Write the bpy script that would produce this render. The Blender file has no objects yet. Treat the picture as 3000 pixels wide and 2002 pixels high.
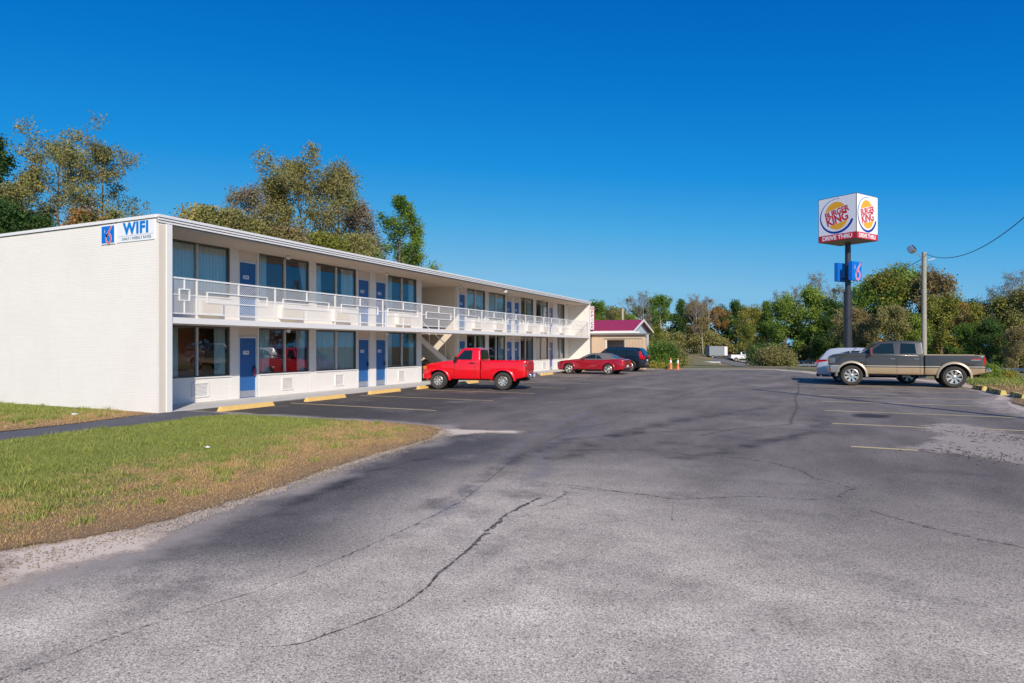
import bpy, bmesh, math, random
import numpy as np
from mathutils import Vector, Matrix
R=math.radians
C=bpy.context.scene.collection
scene=bpy.context.scene
# ---------------------------------------------------------------- camera / sky / sun
CAMH=1.85; FPX=1877.0; YAW=R(24.87)
cam_data=bpy.data.cameras.new("camera"); cam=bpy.data.objects.new("camera",cam_data); C.objects.link(cam)
cam.location=(0,0,CAMH); cam.rotation_euler=(R(90),0,YAW)
cam_data.sensor_width=36; cam_data.lens=36*FPX/3000; cam_data.shift_y=13/3000; cam_data.clip_end=6000; cam_data.clip_start=0.05
scene.camera=cam
SUN_EL=R(31.0); SUNH=(0.635,-0.772)
world=bpy.data.worlds.new("World"); scene.world=world; world.use_nodes=True
wn=world.node_tree; wn.nodes.clear()
sky=wn.nodes.new("ShaderNodeTexSky"); sky.sky_type='NISHITA'; sky.sun_disc=False
sky.sun_elevation=SUN_EL; sky.sun_rotation=math.atan2(SUNH[0],SUNH[1])
sky.air_density=1.0; sky.dust_density=0.15; sky.ozone_density=2.5
hs=wn.nodes.new("ShaderNodeHueSaturation"); hs.inputs['Saturation'].default_value=1.25; hs.inputs['Value'].default_value=1.0
bg=wn.nodes.new("ShaderNodeBackground"); bg.inputs[1].default_value=0.115
wo=wn.nodes.new("ShaderNodeOutputWorld")
def wmath(op,a,b):
    n=wn.nodes.new('ShaderNodeMath'); n.operation=op
    for i,x in enumerate((a,b)):
        if isinstance(x,(int,float)): n.inputs[i].default_value=x
        else: wn.links.new(x,n.inputs[i])
    return n.outputs[0]
hs.inputs['Saturation'].default_value=1.0
wn.links.new(sky.outputs[0],hs.inputs['Color']); spc=wn.nodes.new('ShaderNodeSeparateColor'); wn.links.new(hs.outputs[0],spc.inputs[0])
SK=.115      # grade of the clear autumn sky: deeper blue overhead
rp=wn.nodes.new('ShaderNodeValToRGB'); el=rp.color_ramp.elements
stops=[(.05,(.0,.062,.33)),(.10,(.0,.090,.39)),(.15,(.002,.150,.49)),(.22,(.010,.225,.585)),(.30,(.055,.315,.615)),(.43,(.165,.405,.625)),(.50,(.18,.42,.62)),(.58,(.50,.62,.72)),(.75,(1.,1.,1.)),(1.0,(1.,1.,1.))]
el[0].position=stops[0][0]; el[0].color=(*stops[0][1],1); el[1].position=stops[-1][0]; el[1].color=(*stops[-1][1],1)
for p_,c_ in stops[1:-1]: e_=el.new(p_); e_.color=(*c_,1)
wn.links.new(wmath('MULTIPLY',spc.outputs[1],SK*.5),rp.inputs[0])
vm=wn.nodes.new('ShaderNodeVectorMath'); vm.operation='SCALE'; vm.inputs[3].default_value=.94/SK
wn.links.new(rp.outputs[0],vm.inputs[0]); wn.links.new(vm.outputs[0],bg.inputs[0]); wn.links.new(bg.outputs[0],wo.inputs[0])
sl=bpy.data.lights.new("sun",'SUN'); sl.energy=3.6; sl.angle=R(0.5); sl.color=(1.0,0.90,0.775)
so=bpy.data.objects.new("sun",sl); C.objects.link(so)
sd=Vector((SUNH[0]*math.cos(SUN_EL),SUNH[1]*math.cos(SUN_EL),math.sin(SUN_EL)))
so.rotation_euler=sd.to_track_quat('Z','Y').to_euler(); so.location=(20,-30,40)
scene.view_settings.view_transform='Standard'; scene.view_settings.look='None'
scene.view_settings.exposure=0.40; scene.view_settings.gamma=1.0
scene.render.engine='CYCLES'; scene.cycles.max_bounces=8; scene.cycles.transparent_max_bounces=24

def gp(px,py,z=0.0):   # photo pixel (3000 wide) on a level plane -> world x,y
    d=(CAMH-z)*FPX/(py-1014); l=(px-1500)/FPX*d
    return (-math.sin(YAW)*d+math.cos(YAW)*l, math.cos(YAW)*d+math.sin(YAW)*l)
def gd(px,d):          # photo column at camera depth d -> world x,y
    l=(px-1500)/FPX*d
    return (-math.sin(YAW)*d+math.cos(YAW)*l, math.cos(YAW)*d+math.sin(YAW)*l)
def zpx(py,d): return CAMH+(1014-py)/FPX*d
# ---------------------------------------------------------------- object helpers
def tag(o,label=None,cat=None,group=None,kind=None):
    if label: o['label']=label
    if cat: o['category']=cat
    if group: o['group']=group
    if kind: o['kind']=kind
    return o
def empty(name,loc=(0,0,0),rz=0,label=None,cat=None,group=None):
    o=bpy.data.objects.new(name,None); C.objects.link(o); o.location=loc; o.rotation_euler=(0,0,rz)
    o.empty_display_size=0.3
    return tag(o,label,cat,group)
def link(name,me,mat=None,parent=None,loc=None,rot=None):
    o=bpy.data.objects.new(name,me); C.objects.link(o)
    if mat is not None:
        for m in (mat if isinstance(mat,(list,tuple)) else [mat]): me.materials.append(m)
    if parent is not None: o.parent=parent
    if loc is not None: o.location=loc
    if rot is not None: o.rotation_euler=rot
    return o
def smooth(me,angle=35):
    me.polygons.foreach_set('use_smooth',[True]*len(me.polygons))
    try: me.set_sharp_from_angle(angle=R(angle))
    except Exception: pass
class MB:
    """collects shapes and builds them as one mesh"""
    def __init__(s): s.v=[]; s.f=[]
    def quad(s,a,b,c,d): n=len(s.v); s.v+=[a,b,c,d]; s.f.append((n,n+1,n+2,n+3)); return s
    def poly(s,pts): n=len(s.v); s.v+=list(pts); s.f.append(tuple(range(n,n+len(pts)))); return s
    def box(s,x0,x1,y0,y1,z0,z1):
        n=len(s.v)
        s.v+=[(x0,y0,z0),(x1,y0,z0),(x1,y1,z0),(x0,y1,z0),(x0,y0,z1),(x1,y0,z1),(x1,y1,z1),(x0,y1,z1)]
        s.f+=[(n,n+3,n+2,n+1),(n+4,n+5,n+6,n+7),(n,n+1,n+5,n+4),(n+1,n+2,n+6,n+5),(n+2,n+3,n+7,n+6),(n+3,n,n+4,n+7)]
        return s
    def beam(s,p,q,w,h=None,up=(0,0,1)):
        h=h or w; p=Vector(p); q=Vector(q); d=(q-p).normalized(); u=Vector(up)
        if abs(d.dot(u))>.98: u=Vector((1,0,0))
        a=d.cross(u).normalized()*w/2; b=a.cross(d).normalized()*h/2; n=len(s.v)
        for e in (p,q):
            for t in (a+b,-a+b,-a-b,a-b): s.v.append(tuple(e+t))
        s.f+=[(n,n+1,n+2,n+3),(n+7,n+6,n+5,n+4)]
        for i in range(4): j=(i+1)%4; s.f.append((n+i,n+4+i,n+4+j,n+j))
        return s
    def tube(s,pts,radii,k=6,cap=True):
        n0=len(s.v); prev=None; P=[Vector(p) for p in pts]
        for i,p in enumerate(P):
            d=(P[min(i+1,len(P)-1)]-P[max(i-1,0)]).normalized()
            u=Vector((0,0,1)) if abs(d.z)<.95 else Vector((1,0,0))
            if prev is not None: u=prev
            a=d.cross(u).normalized(); b=a.cross(d).normalized(); prev=b
            r=radii[i] if isinstance(radii,(list,tuple)) else radii
            for j in range(k):
                t=2*math.pi*j/k; s.v.append(tuple(p+a*math.cos(t)*r+b*math.sin(t)*r))
        for i in range(len(P)-1):
            for j in range(k):
                m=(j+1)%k; s.f.append((n0+i*k+j,n0+(i+1)*k+j,n0+(i+1)*k+m,n0+i*k+m))
        if cap:
            s.f.append(tuple(n0+j for j in range(k))); s.f.append(tuple(n0+(len(P)-1)*k+j for j in reversed(range(k))))
        return s
    def build(s,name,mat,parent=None,sm=None,recalc=True,**kw):
        me=bpy.data.meshes.new(name); me.from_pydata(s.v,[],s.f); me.update()
        if recalc: bm=bmesh.new(); bm.from_mesh(me); bmesh.ops.recalc_face_normals(bm,faces=bm.faces); bm.to_mesh(me); bm.free()
        if sm: smooth(me,sm)
        return link(name,me,mat,parent,**kw)
def box(name,x0,x1,y0,y1,z0,z1,mat,parent=None,bev=0,**kw):
    o=MB().box(x0,x1,y0,y1,z0,z1).build(name,mat,parent,**kw)
    if bev:
        bm=bmesh.new(); bm.from_mesh(o.data)
        bmesh.ops.bevel(bm,geom=bm.edges[:],offset=bev,segments=2,affect='EDGES',profile=.5); bm.to_mesh(o.data); bm.free()
    return o
def copy_tree(o,parent=None):
    c=o.copy(); C.objects.link(c); c.parent=parent
    for ch in o.children: copy_tree(ch,c)
    return c
# ---------------------------------------------------------------- material helpers
def nmat(name):
    m=bpy.data.materials.new(name); m.use_nodes=True; nt=m.node_tree; b=nt.nodes['Principled BSDF']; return m,nt,b
def N(nt,t,**kw):
    n=nt.nodes.new(t)
    for k,v in kw.items():
        if k.startswith('i_'):
            key=k[2:]; key=int(key) if key.isdigit() else key.replace('_',' ')
            n.inputs[key].default_value=v
        else: setattr(n,k,v)
    return n
def L(nt,a,b): nt.links.new(a,b)
def coords(nt,scale=(1,1,1),kind='Object',rot=(0,0,0)):
    tc=N(nt,'ShaderNodeTexCoord'); mp=N(nt,'ShaderNodeMapping'); mp.inputs['Scale'].default_value=scale; mp.inputs['Rotation'].default_value=rot
    L(nt,tc.outputs[kind],mp.inputs['Vector']); return mp.outputs['Vector']
def noise(nt,vec,scale,detail=3,rough=.55):
    n=N(nt,'ShaderNodeTexNoise'); n.inputs['Scale'].default_value=scale; n.inputs['Detail'].default_value=detail; n.inputs['Roughness'].default_value=rough
    L(nt,vec,n.inputs['Vector']); return n.outputs['Fac']
def ramp(nt,fac,stops):
    r=N(nt,'ShaderNodeValToRGB'); e=r.color_ramp.elements
    e[0].position=stops[0][0]; e[0].color=(*stops[0][1],1) if len(stops[0][1])==3 else stops[0][1]
    e[1].position=stops[-1][0]; e[1].color=(*stops[-1][1],1)
    for p,c in stops[1:-1]:
        x=e.new(p); x.color=(*c,1)
    L(nt,fac,r.inputs[0]); return r.outputs[0]
def math_(nt,op,a,b=None,clamp=False,c=None):
    n=N(nt,'ShaderNodeMath',operation=op); n.use_clamp=clamp
    for i,x in enumerate((a,b,c)):
        if x is None: continue
        if isinstance(x,(int,float)): n.inputs[i].default_value=x
        else: L(nt,x,n.inputs[i])
    return n.outputs[0]
def mix(nt,fac,a,b,mode='MIX'):
    n=N(nt,'ShaderNodeMix',data_type='RGBA',blend_type=mode)
    for i,x in ((0,fac),(6,a),(7,b)):
        if isinstance(x,(int,float)): n.inputs[i].default_value=x
        elif isinstance(x,tuple): n.inputs[i].default_value=(*x,1)
        else: L(nt,x,n.inputs[i])
    return n.outputs[2]
def mrange(nt,v,a,b,c=0.,d=1.,smoothstep=True):
    n=N(nt,'ShaderNodeMapRange'); n.interpolation_type='SMOOTHSTEP' if smoothstep else 'LINEAR'
    L(nt,v,n.inputs[0])
    for i,x in enumerate((a,b,c,d)): n.inputs[i+1].default_value=x
    return n.outputs[0]
def bump(nt,b,h,strength=.3,dist=.01):
    n=N(nt,'ShaderNodeBump'); n.inputs['Strength'].default_value=strength; n.inputs['Distance'].default_value=dist
    L(nt,h,n.inputs['Height']); L(nt,n.outputs[0],b.inputs['Normal'])
def simple(name,col,rough=.6,metal=0.,var=.12,scale=6,coat=0.,spec=.5,bmp=0.,bscale=60):
    m,nt,b=nmat(name)
    v=coords(nt); n=noise(nt,v,scale,4)
    c=mix(nt,n,tuple(x*(1-var) for x in col),tuple(min(1,x*(1+var)) for x in col))
    L(nt,c,b.inputs['Base Color']); b.inputs['Roughness'].default_value=rough; b.inputs['Metallic'].default_value=metal
    b.inputs['Specular IOR Level'].default_value=spec
    if coat: b.inputs['Coat Weight'].default_value=coat; b.inputs['Coat Roughness'].default_value=.03
    if bmp: bump(nt,b,noise(nt,v,bscale,3),bmp,.01)
    return m
def brick(name,col,rot,dark=.8,scale=1.0,bstr=.5):
    m,nt,b=nmat(name)
    v=coords(nt,rot=rot)
    br=N(nt,'ShaderNodeTexBrick'); L(nt,v,br.inputs['Vector'])
    br.inputs['Scale'].default_value=1.0; br.inputs['Brick Width'].default_value=.305; br.inputs['Row Height'].default_value=.075
    br.inputs['Mortar Size'].default_value=.006; br.inputs['Mortar Smooth'].default_value=.4
    br.inputs['Color1'].default_value=(*col,1); br.inputs['Color2'].default_value=(*[x*.975 for x in col],1); br.inputs['Mortar'].default_value=(*[x*.93 for x in col],1)
    n=noise(nt,v,.7,5,.6); n2=noise(nt,coords(nt,(1,1,9),rot=(0,0,0)),3.2,3)
    c=mix(nt,mrange(nt,n,.35,.75,0,.22),br.outputs['Color'],tuple(x*dark for x in (col[0],col[1]*.98,col[2]*.94)))
    c=mix(nt,mrange(nt,n2,.6,.8,0,.13),c,tuple(x*.72 for x in col))
    L(nt,c,b.inputs['Base Color']); b.inputs['Roughness'].default_value=.75
    dr=noise(nt,coords(nt,(5,1,.22)),1.6,5,.65); c2_=mix(nt,mrange(nt,dr,.55,.75,0,.16),c,tuple(x*.70 for x in (col[0],col[1]*.97,col[2]*.9))); L(nt,c2_,b.inputs['Base Color'])
    h=math_(nt,'ADD',math_(nt,'MULTIPLY',br.outputs['Fac'],-1.),math_(nt,'MULTIPLY',noise(nt,coords(nt,(1,1,5)),14,3),.5))
    bump(nt,b,h,bstr,.006); return m
ROTY=(R(90),0,0)     # wall facing -Y : brick x <- X, brick y <- Z
ROTX=(R(90),0,R(90))
M={}
M['brick_y']=brick('white_brick_end',(.85,.81,.755),(R(-90),0,0))
def brickX(name,col,bstr=.5):
    # facade in the YZ plane: swizzle coordinates
    m,nt,b=nmat(name)
    tc=N(nt,'ShaderNodeTexCoord'); sp=N(nt,'ShaderNodeSeparateXYZ'); cb=N(nt,'ShaderNodeCombineXYZ')
    L(nt,tc.outputs['Object'],sp.inputs[0]); L(nt,sp.outputs[1],cb.inputs[0]); L(nt,sp.outputs[2],cb.inputs[1]); L(nt,sp.outputs[0],cb.inputs[2])
    v=cb.outputs[0]
    br=N(nt,'ShaderNodeTexBrick'); L(nt,v,br.inputs['Vector'])
    br.inputs['Scale'].default_value=1.0; br.inputs['Brick Width'].default_value=.305; br.inputs['Row Height'].default_value=.075
    br.inputs['Mortar Size'].default_value=.006; br.inputs['Mortar Smooth'].default_value=.4
    br.inputs['Color1'].default_value=(*col,1); br.inputs['Color2'].default_value=(*[x*.97 for x in col],1); br.inputs['Mortar'].default_value=(*[x*.92 for x in col],1)
    n=noise(nt,v,.9,5,.6)
    c=mix(nt,mrange(nt,n,.35,.75,0,.25),br.outputs['Color'],tuple(x*.8 for x in col))
    L(nt,c,b.inputs['Base Color']); b.inputs['Roughness'].default_value=.75
    bump(nt,b,math_(nt,'MULTIPLY',br.outputs['Fac'],-1.),bstr,.006); return m
M['brick_x']=brickX('white_brick_front',(.84,.80,.755))
M['cream']=simple('cream_paint',(.74,.65,.54),.7,var=.06,scale=2)
M['soffit']=simple('soffit_paint',(.68,.59,.48),.8,var=.08,scale=1.5)
M['white']=simple('white_paint',(.82,.80,.77),.45,var=.04,scale=5)
M['whitemetal']=simple('white_enamel',(.84,.83,.81),.4,var=.05,scale=9)
M['trim']=simple('roof_trim',(.80,.79,.78),.4,var=.1,scale=8)
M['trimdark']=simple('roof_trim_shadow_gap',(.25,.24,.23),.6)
M['door']=simple('blue_door_paint',(.026,.125,.35),.42,var=.08,scale=4)
M['kick']=simple('kick_plate',(.42,.45,.5),.35,metal=.5)
M['dooframe']=simple('door_frame_paint',(.63,.66,.70),.5)
M['alu']=simple('bronze_window_frame',(.16,.145,.12),.4,metal=.4)
M['alul']=simple('pale_window_frame',(.62,.60,.56),.4)
M['roofing']=simple('grey_roofing',(.33,.32,.31),.9,bmp=.3)
M['concrete']=simple('sidewalk_concrete',(.58,.56,.53),.85,var=.18,scale=2.5,bmp=.3)
M['int']=simple('room_wall',(.72,.20,.10),.8,var=.2,scale=1)
M['intc']=simple('room_ceiling',(.30,.26,.22),.8)
M['carpet']=simple('room_carpet',(.10,.06,.05),.9)
M['black']=simple('black_trim',(.012,.012,.013),.45)
M['dark']=simple('under_body',(.015,.014,.013),.8)
M['rubber']=simple('tyre_rubber',(.045,.040,.036),.85,var=.3,scale=12,bmp=.3)
M['chrome']=simple('chrome',(.75,.75,.76),.12,metal=1.,var=.05)
M['alloy']=simple('alloy_wheel',(.66,.64,.60),.3,metal=.7,var=.12)
M['lamp_red']=simple('red_lens',(.55,.01,.015),.12,coat=.8)
M['lamp_clear']=simple('clear_lens',(.20,.195,.19),.15,metal=.3,coat=.6)
M['lamp_amber']=simple('amber_lens',(.85,.28,.02),.12,coat=.8)
M['signwhite']=simple('sign_face_white',(.84,.84,.87),.35,var=.02)
M['signred']=simple('sign_red',(.62,.015,.03),.4,var=.03)
M['signorange']=simple('sign_orange',(.90,.42,.02),.4,var=.03)
M['signblue']=simple('sign_navy',(.01,.035,.33),.4,var=.03)
M['blue6']=simple('sign_bright_blue',(.005,.16,.62),.35,var=.04)
M['cyan']=simple('sign_letter_blue',(.0,.20,.60),.5,var=.02)
M['pink']=simple('sign_pink_edge',(.75,.18,.26),.5,var=.02)
M['polesteel']=simple('black_pole_paint',(.035,.037,.045),.35,var=.2)
M['wood']=simple('weathered_pole_wood',(.36,.34,.27),.85,var=.25,scale=7,bmp=.5)
M['wire']=simple('wire_black',(.03,.03,.035),.6)
M['galv']=simple('galvanised_steel',(.52,.54,.55),.4,metal=.6,var=.15)
M['bark']=simple('tree_bark',(.17,.135,.10),.9,var=.4,scale=8,bmp=.5,bscale=20)
M['barkgrey']=simple('grey_twig_bark',(.27,.235,.20),.9,var=.3,scale=8)
M['barkpale']=simple('pale_bark',(.42,.38,.31),.9,var=.35,scale=8)
M['yellow']=simple('yellow_kerb_paint',(.84,.53,.17),.7,var=.14,scale=12,bmp=.3)
M['redroof']=simple('red_metal_roof',(.42,.02,.055),.38,var=.06)
M['tan']=simple('tan_siding',(.62,.45,.31),.7,var=.05)
M['bluesiding']=simple('pale_blue_siding',(.50,.57,.66),.6,var=.05)
M['purple']=simple('purple_tint_door',(.15,.14,.36),.45)
M['acmat']=simple('ac_enamel',(.80,.78,.75),.5)
def glass(name,tint=(.98,.99,.985),ior=1.75):
    m=bpy.data.materials.new(name); m.use_nodes=True; nt=m.node_tree; nt.nodes.clear()
    o=N(nt,'ShaderNodeOutputMaterial'); mx=N(nt,'ShaderNodeMixShader'); t=N(nt,'ShaderNodeBsdfTransparent'); g=N(nt,'ShaderNodeBsdfGlossy')
    t.inputs[0].default_value=(*tint,1); g.inputs['Roughness'].default_value=.0; g.inputs['Color'].default_value=(.93,.96,1,1)
    fr=N(nt,'ShaderNodeFresnel'); fr.inputs[0].default_value=ior
    bp=N(nt,'ShaderNodeBump'); bp.inputs['Strength'].default_value=.04; bp.inputs['Distance'].default_value=.02
    L(nt,noise(nt,coords(nt),1.3,1),bp.inputs['Height']); L(nt,bp.outputs[0],g.inputs['Normal'])
    L(nt,math_(nt,'MULTIPLY_ADD',fr.outputs[0],1.35,True,.02),mx.inputs[0]); L(nt,t.outputs[0],mx.inputs[1]); L(nt,g.outputs[0],mx.inputs[2]); L(nt,mx.outputs[0],o.inputs[0])
    return m
M['glass']=glass('window_glass')
M['carglass']=simple('tinted_car_glass',(.010,.020,.024),.04,var=0,coat=.35,spec=.4)
def cloth():
    m,nt,b=nmat('pale_green_curtain')
    v=coords(nt); c=mix(nt,noise(nt,v,3,3),(.86,.92,.83),(.95,.97,.90)); L(nt,c,b.inputs['Base Color']); b.inputs['Roughness'].default_value=.9
    return m
M['curtain']=cloth()
def paint(name,col,rough=.28,metal=.0,coat=1.,dirt=.0,two=None,rust=None):
    m,nt,b=nmat(name); v=coords(nt)
    c=mix(nt,noise(nt,v,2.5,3),tuple(x*.93 for x in col),tuple(min(1,x*1.05) for x in col))
    sp=N(nt,'ShaderNodeSeparateXYZ'); L(nt,v,sp.inputs[0])
    if two:
        zc,c2=two
        f=math_(nt,'LESS_THAN',sp.outputs[2],zc); c=mix(nt,f,c,c2)
    if dirt:
        f=math_(nt,'MULTIPLY',mrange(nt,sp.outputs[2],.95,.35,0,dirt),mrange(nt,noise(nt,v,5,5),.3,.7))
        c=mix(nt,f,c,(.30,.21,.13))
    L(nt,c,b.inputs['Base Color']); b.inputs['Roughness'].default_value=rough; b.inputs['Metallic'].default_value=metal
    b.inputs['Coat Weight'].default_value=coat; b.inputs['Coat Roughness'].default_value=.04
    return m
# ---------------------------------------------------------------- ground, lot, path, lawns
D=3000/2350
def dp(L_,z=0): return [gp(x*D,y*D,z) for x,y in L_]
def sdist(P,poly):
    P=np.asarray(P,float); A=np.asarray(poly,float); B=np.roll(A,-1,0); best=np.full(len(P),1e9); ins=np.zeros(len(P),bool)
    for a,b in zip(A,B):
        e=b-a; w=P-a; t=np.clip((w@e)/(e@e+1e-12),0,1); d=np.hypot(*(w-t[:,None]*e).T); best=np.minimum(best,d)
        c=((a[1]>P[:,1])!=(b[1]>P[:,1]))&(P[:,0]<(b[0]-a[0])*(P[:,1]-a[1])/((b[1]-a[1])+1e-12)+a[0]); ins^=c
    return np.where(ins,-best,best)
LOT=[(-5.66,-14),(-5.66,3.3),(-5.59,3.82),(-5.56,4.15),(-5.83,4.6),(-6.1,5.84),(-6.43,7.89),(-6.61,10.1),(-7.0,11.9),(-7.7,12.62),(-9.14,12.8),(-11.7,12.68),(-14.0,12.6),(-16.28,12.55),(-16.28,50.2),(-13.4,49.8),(-11,51.2),(-7.5,53),(-3,54),(-.9,50.8),(.7,46.6),(3.0,43.5),(5.2,40.5),(6.2,37),(6.5,33),(6.3,28.8),(5.4,26),(5.0,23.4),(5.2,21),(6.4,18.5),(9,16),(14,13),(22,10),(22,-14)]
LAWN=[(-6.62,-14),(-6.62,3.3),(-6.31,3.88),(-6.18,4.71),(-6.28,6.02),(-6.67,8.19),(-6.89,11.0),(-7.41,12.2),(-7.95,12.58),(-9.14,12.72),(-11.72,12.6),(-14.0,12.5),(-14.3,10.9),(-14.25,8.7),(-14.3,7),(-14.3,-14)]
LAWN2=[(-15.75,-14),(-15.75,8),(-15.85,9.8),(-16.3,11.86),(-40,11.86),(-40,-14)]
PATH=[(-14.28,12.6),(-14.28,-14),(-15.7,-14),(-15.7,8),(-15.8,9.8),(-16.26,11.9),(-16.26,12.6)]
LAWN3=[(6.9,36.5),(7.0,33),(6.9,29),(6.3,27.2),(5.9,25.2),(5.9,22.6),(6.6,20),(9.5,17.5),(16,15),(45,12),(50,60),(22,60),(9.5,47),(7.5,42)]
def noise1(x,y): return np.sin(x*1.7+y*2.3)+.6*np.sin(x*4.1-y*3.1+1)+.4*np.sin(x*9.3+y*7.7+2)
def terr(x,y):
    x=np.asarray(x,float); y=np.asarray(y,float)
    s=np.clip(sdist(np.stack([x,y],1),LOT),0,None)
    w=1/(1+np.exp(-(y-(34-.25*x))/4.0)); w=w*1/(1+np.exp(-(x+15)/3.0))
    t=np.clip((s-2.5)/85,0,1); dr=-2.95*t*t*(3-2*t)*w
    # slight grassed bank right of the lot
    b=.10*np.exp(-((s-2.2)/1.4)**2)*(x>3)*(y<40)*np.clip(s/1.2,0,1)
    return dr+b
def axis(segs):
    out=[]
    for a,b,st in segs: out.append(np.arange(a,b,st))
    return np.unique(np.concatenate(out+[np.array([segs[-1][1]])]))
def add_attr(me,name,vals):
    a=me.attributes.new(name,'FLOAT','POINT'); a.data.foreach_set('value',np.asarray(vals,np.float32))
def pdist(P,line):
    best=np.full(len(P),1e9)
    for a,b in zip(np.asarray(line[:-1],float),np.asarray(line[1:],float)):
        e=b-a; w=P-a; t=np.clip((w@e)/(e@e+1e-12),0,1); best=np.minimum(best,np.hypot(*(w-t[:,None]*e).T))
    return best
def sheet(name,poly,z,mat,res=.3,margin=.6,follow=False,kind='structure',parent=None,dry=None):
    A=np.array(poly); x=np.arange(A[:,0].min()-margin,A[:,0].max()+margin+res,res); y=np.arange(A[:,1].min()-margin,A[:,1].max()+margin+res,res)
    X,Y=np.meshgrid(x,y,indexing='ij'); P=np.stack([X.ravel(),Y.ravel()],1); s=sdist(P,poly)
    Z=np.full(len(P),z)+(terr(P[:,0],P[:,1]) if follow else 0)
    nx,ny=len(x),len(y); i,j=np.meshgrid(np.arange(nx-1),np.arange(ny-1),indexing='ij'); a=(i*ny+j).ravel()
    F=np.stack([a,a+ny,a+ny+1,a+1],1); keep=(s[F].min(1)<margin); F=F[keep]
    used=np.unique(F); mp=-np.ones(len(P),int); mp[used]=np.arange(len(used)); F=mp[F]
    me=bpy.data.meshes.new(name); me.from_pydata(np.column_stack([P[used],Z[used]]),[],F); me.update()
    add_attr(me,'sd',s[used]); add_attr(me,'dry',-pdist(P[used],dry) if dry else s[used]); o=link(name,me,mat,parent)
    if kind: o['kind']=kind
    return o
def alpha_edge(nt,b,vec,amp=.25,scale=3.,off=0.,soft=.04):
    at=N(nt,'ShaderNodeAttribute',attribute_name='sd')
    n=noise(nt,vec,scale,6,.7); n2=noise(nt,vec,scale*14,2,.6)
    t=math_(nt,'ADD',at.outputs['Fac'],math_(nt,'MULTIPLY',math_(nt,'SUBTRACT',n,.5),amp*2.2)); t=math_(nt,'ADD',t,math_(nt,'MULTIPLY',math_(nt,'SUBTRACT',n2,.5),amp*.9))
    a=mrange(nt,t,off+soft,off-soft,0,1,False); L(nt,a,b.inputs['Alpha']); return at.outputs['Fac'],t
# terrain material: sandy by the asphalt, dry grass further out
m,nt,b=nmat('bare_sandy_ground'); v=coords(nt)
at=N(nt,'ShaderNodeAttribute',attribute_name='sd'); n=noise(nt,v,2.2,6,.65); n2=noise(nt,v,35,4,.7); n3=noise(nt,v,.18,4)
sand=mix(nt,n2,(.52,.40,.29),(.76,.61,.47)); dry=mix(nt,n,(.20,.135,.065),(.34,.25,.12)); grn=mix(nt,n2,(.08,.115,.025),(.17,.19,.05))
g=mix(nt,mrange(nt,math_(nt,'ADD',n,n3),.9,1.15),dry,grn)
c=mix(nt,mrange(nt,math_(nt,'ADD',at.outputs['Fac'],math_(nt,'MULTIPLY',n,1.6)),1.4,2.4),sand,g)
L(nt,c,b.inputs['Base Color']); b.inputs['Roughness'].default_value=.95; bump(nt,b,math_(nt,'ADD',n2,noise(nt,v,130,2)),.5,.02); M['terrain']=m
xs=axis([(-1500,-120,90),(-120,-40,8),(-40,-18,2),(-18,16,.5),(16,60,2),(60,160,6),(160,1500,90)])
ys=axis([(-1500,-60,90),(-60,-14,6),(-14,66,.6),(66,150,2.5),(150,300,12),(300,3000,150)])
X,Y=np.meshgrid(xs,ys,indexing='ij'); P=np.stack([X.ravel(),Y.ravel()],1); s=sdist(P,LOT)
Z=-.006+terr(P[:,0],P[:,1])
a=(np.arange(len(xs)-1)[:,None]*len(ys)+np.arange(len(ys)-1)[None]).ravel(); F=np.stack([a,a+len(ys),a+len(ys)+1,a+1],1)
me=bpy.data.meshes.new('ground'); me.from_pydata(np.column_stack([P,Z]),[],F); me.update(); add_attr(me,'sd',s)
me.polygons.foreach_set('use_smooth',[True]*len(me.polygons)); tag(link('ground',me,M['terrain']),kind='structure')
# asphalt
m,nt,b=nmat('worn_asphalt'); v=coords(nt); at=N(nt,'ShaderNodeAttribute',attribute_name='sd')
sp=N(nt,'ShaderNodeSeparateXYZ'); L(nt,v,sp.inputs[0]); x_,y_=sp.outputs[0],sp.outputs[1]
big=noise(nt,v,.22,5,.6); mid=noise(nt,v,.9,5,.62); str_=noise(nt,coords(nt,(1,.35,1),rot=(0,0,R(20))),.8,5,.6)
worn=mix(nt,mrange(nt,mid,.22,.78,0,1,False),(.28,.235,.185),(.86,.73,.565)); seal=mix(nt,mid,(.036,.033,.032),(.085,.078,.073)); midc=mix(nt,mrange(nt,str_,.08,.92,0,1,False),(.060,.050,.042),(.345,.290,.238))
# distance travelled up the drive from the road : fresh seal coat further in
t=math_(nt,'ADD',y_,math_(nt,'MULTIPLY',math_(nt,'SUBTRACT',big,.5),9.)); t=math_(nt,'ADD',t,math_(nt,'MULTIPLY',x_,.22)); t=math_(nt,'ADD',t,math_(nt,'MULTIPLY',math_(nt,'SUBTRACT',mid,.5),2.5))
c=mix(nt,mrange(nt,t,4.2,10.5),worn,midc)
f1=math_(nt,'MULTIPLY',mrange(nt,math_(nt,'ADD',x_,math_(nt,'MULTIPLY',math_(nt,'SUBTRACT',big,.5),3.)),-6.5,-11.),mrange(nt,y_,11.,13.)); f1=math_(nt,'MULTIPLY',f1,mrange(nt,y_,38.,22.))
c=mix(nt,math_(nt,'MULTIPLY',f1,.85),c,seal)
e=math_(nt,'ADD',at.outputs['Fac'],math_(nt,'MULTIPLY',math_(nt,'SUBTRACT',mid,.5),1.6))
f2=math_(nt,'MULTIPLY',mrange(nt,e,-2.6,-1.0),mrange(nt,y_,13.,11.)); f2=math_(nt,'MULTIPLY',f2,mrange(nt,math_(nt,'ADD',y_,math_(nt,'MULTIPLY',x_,-.6)),5.6,7.4)); f2=math_(nt,'MULTIPLY',f2,mrange(nt,x_,1.,-2.))
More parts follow.
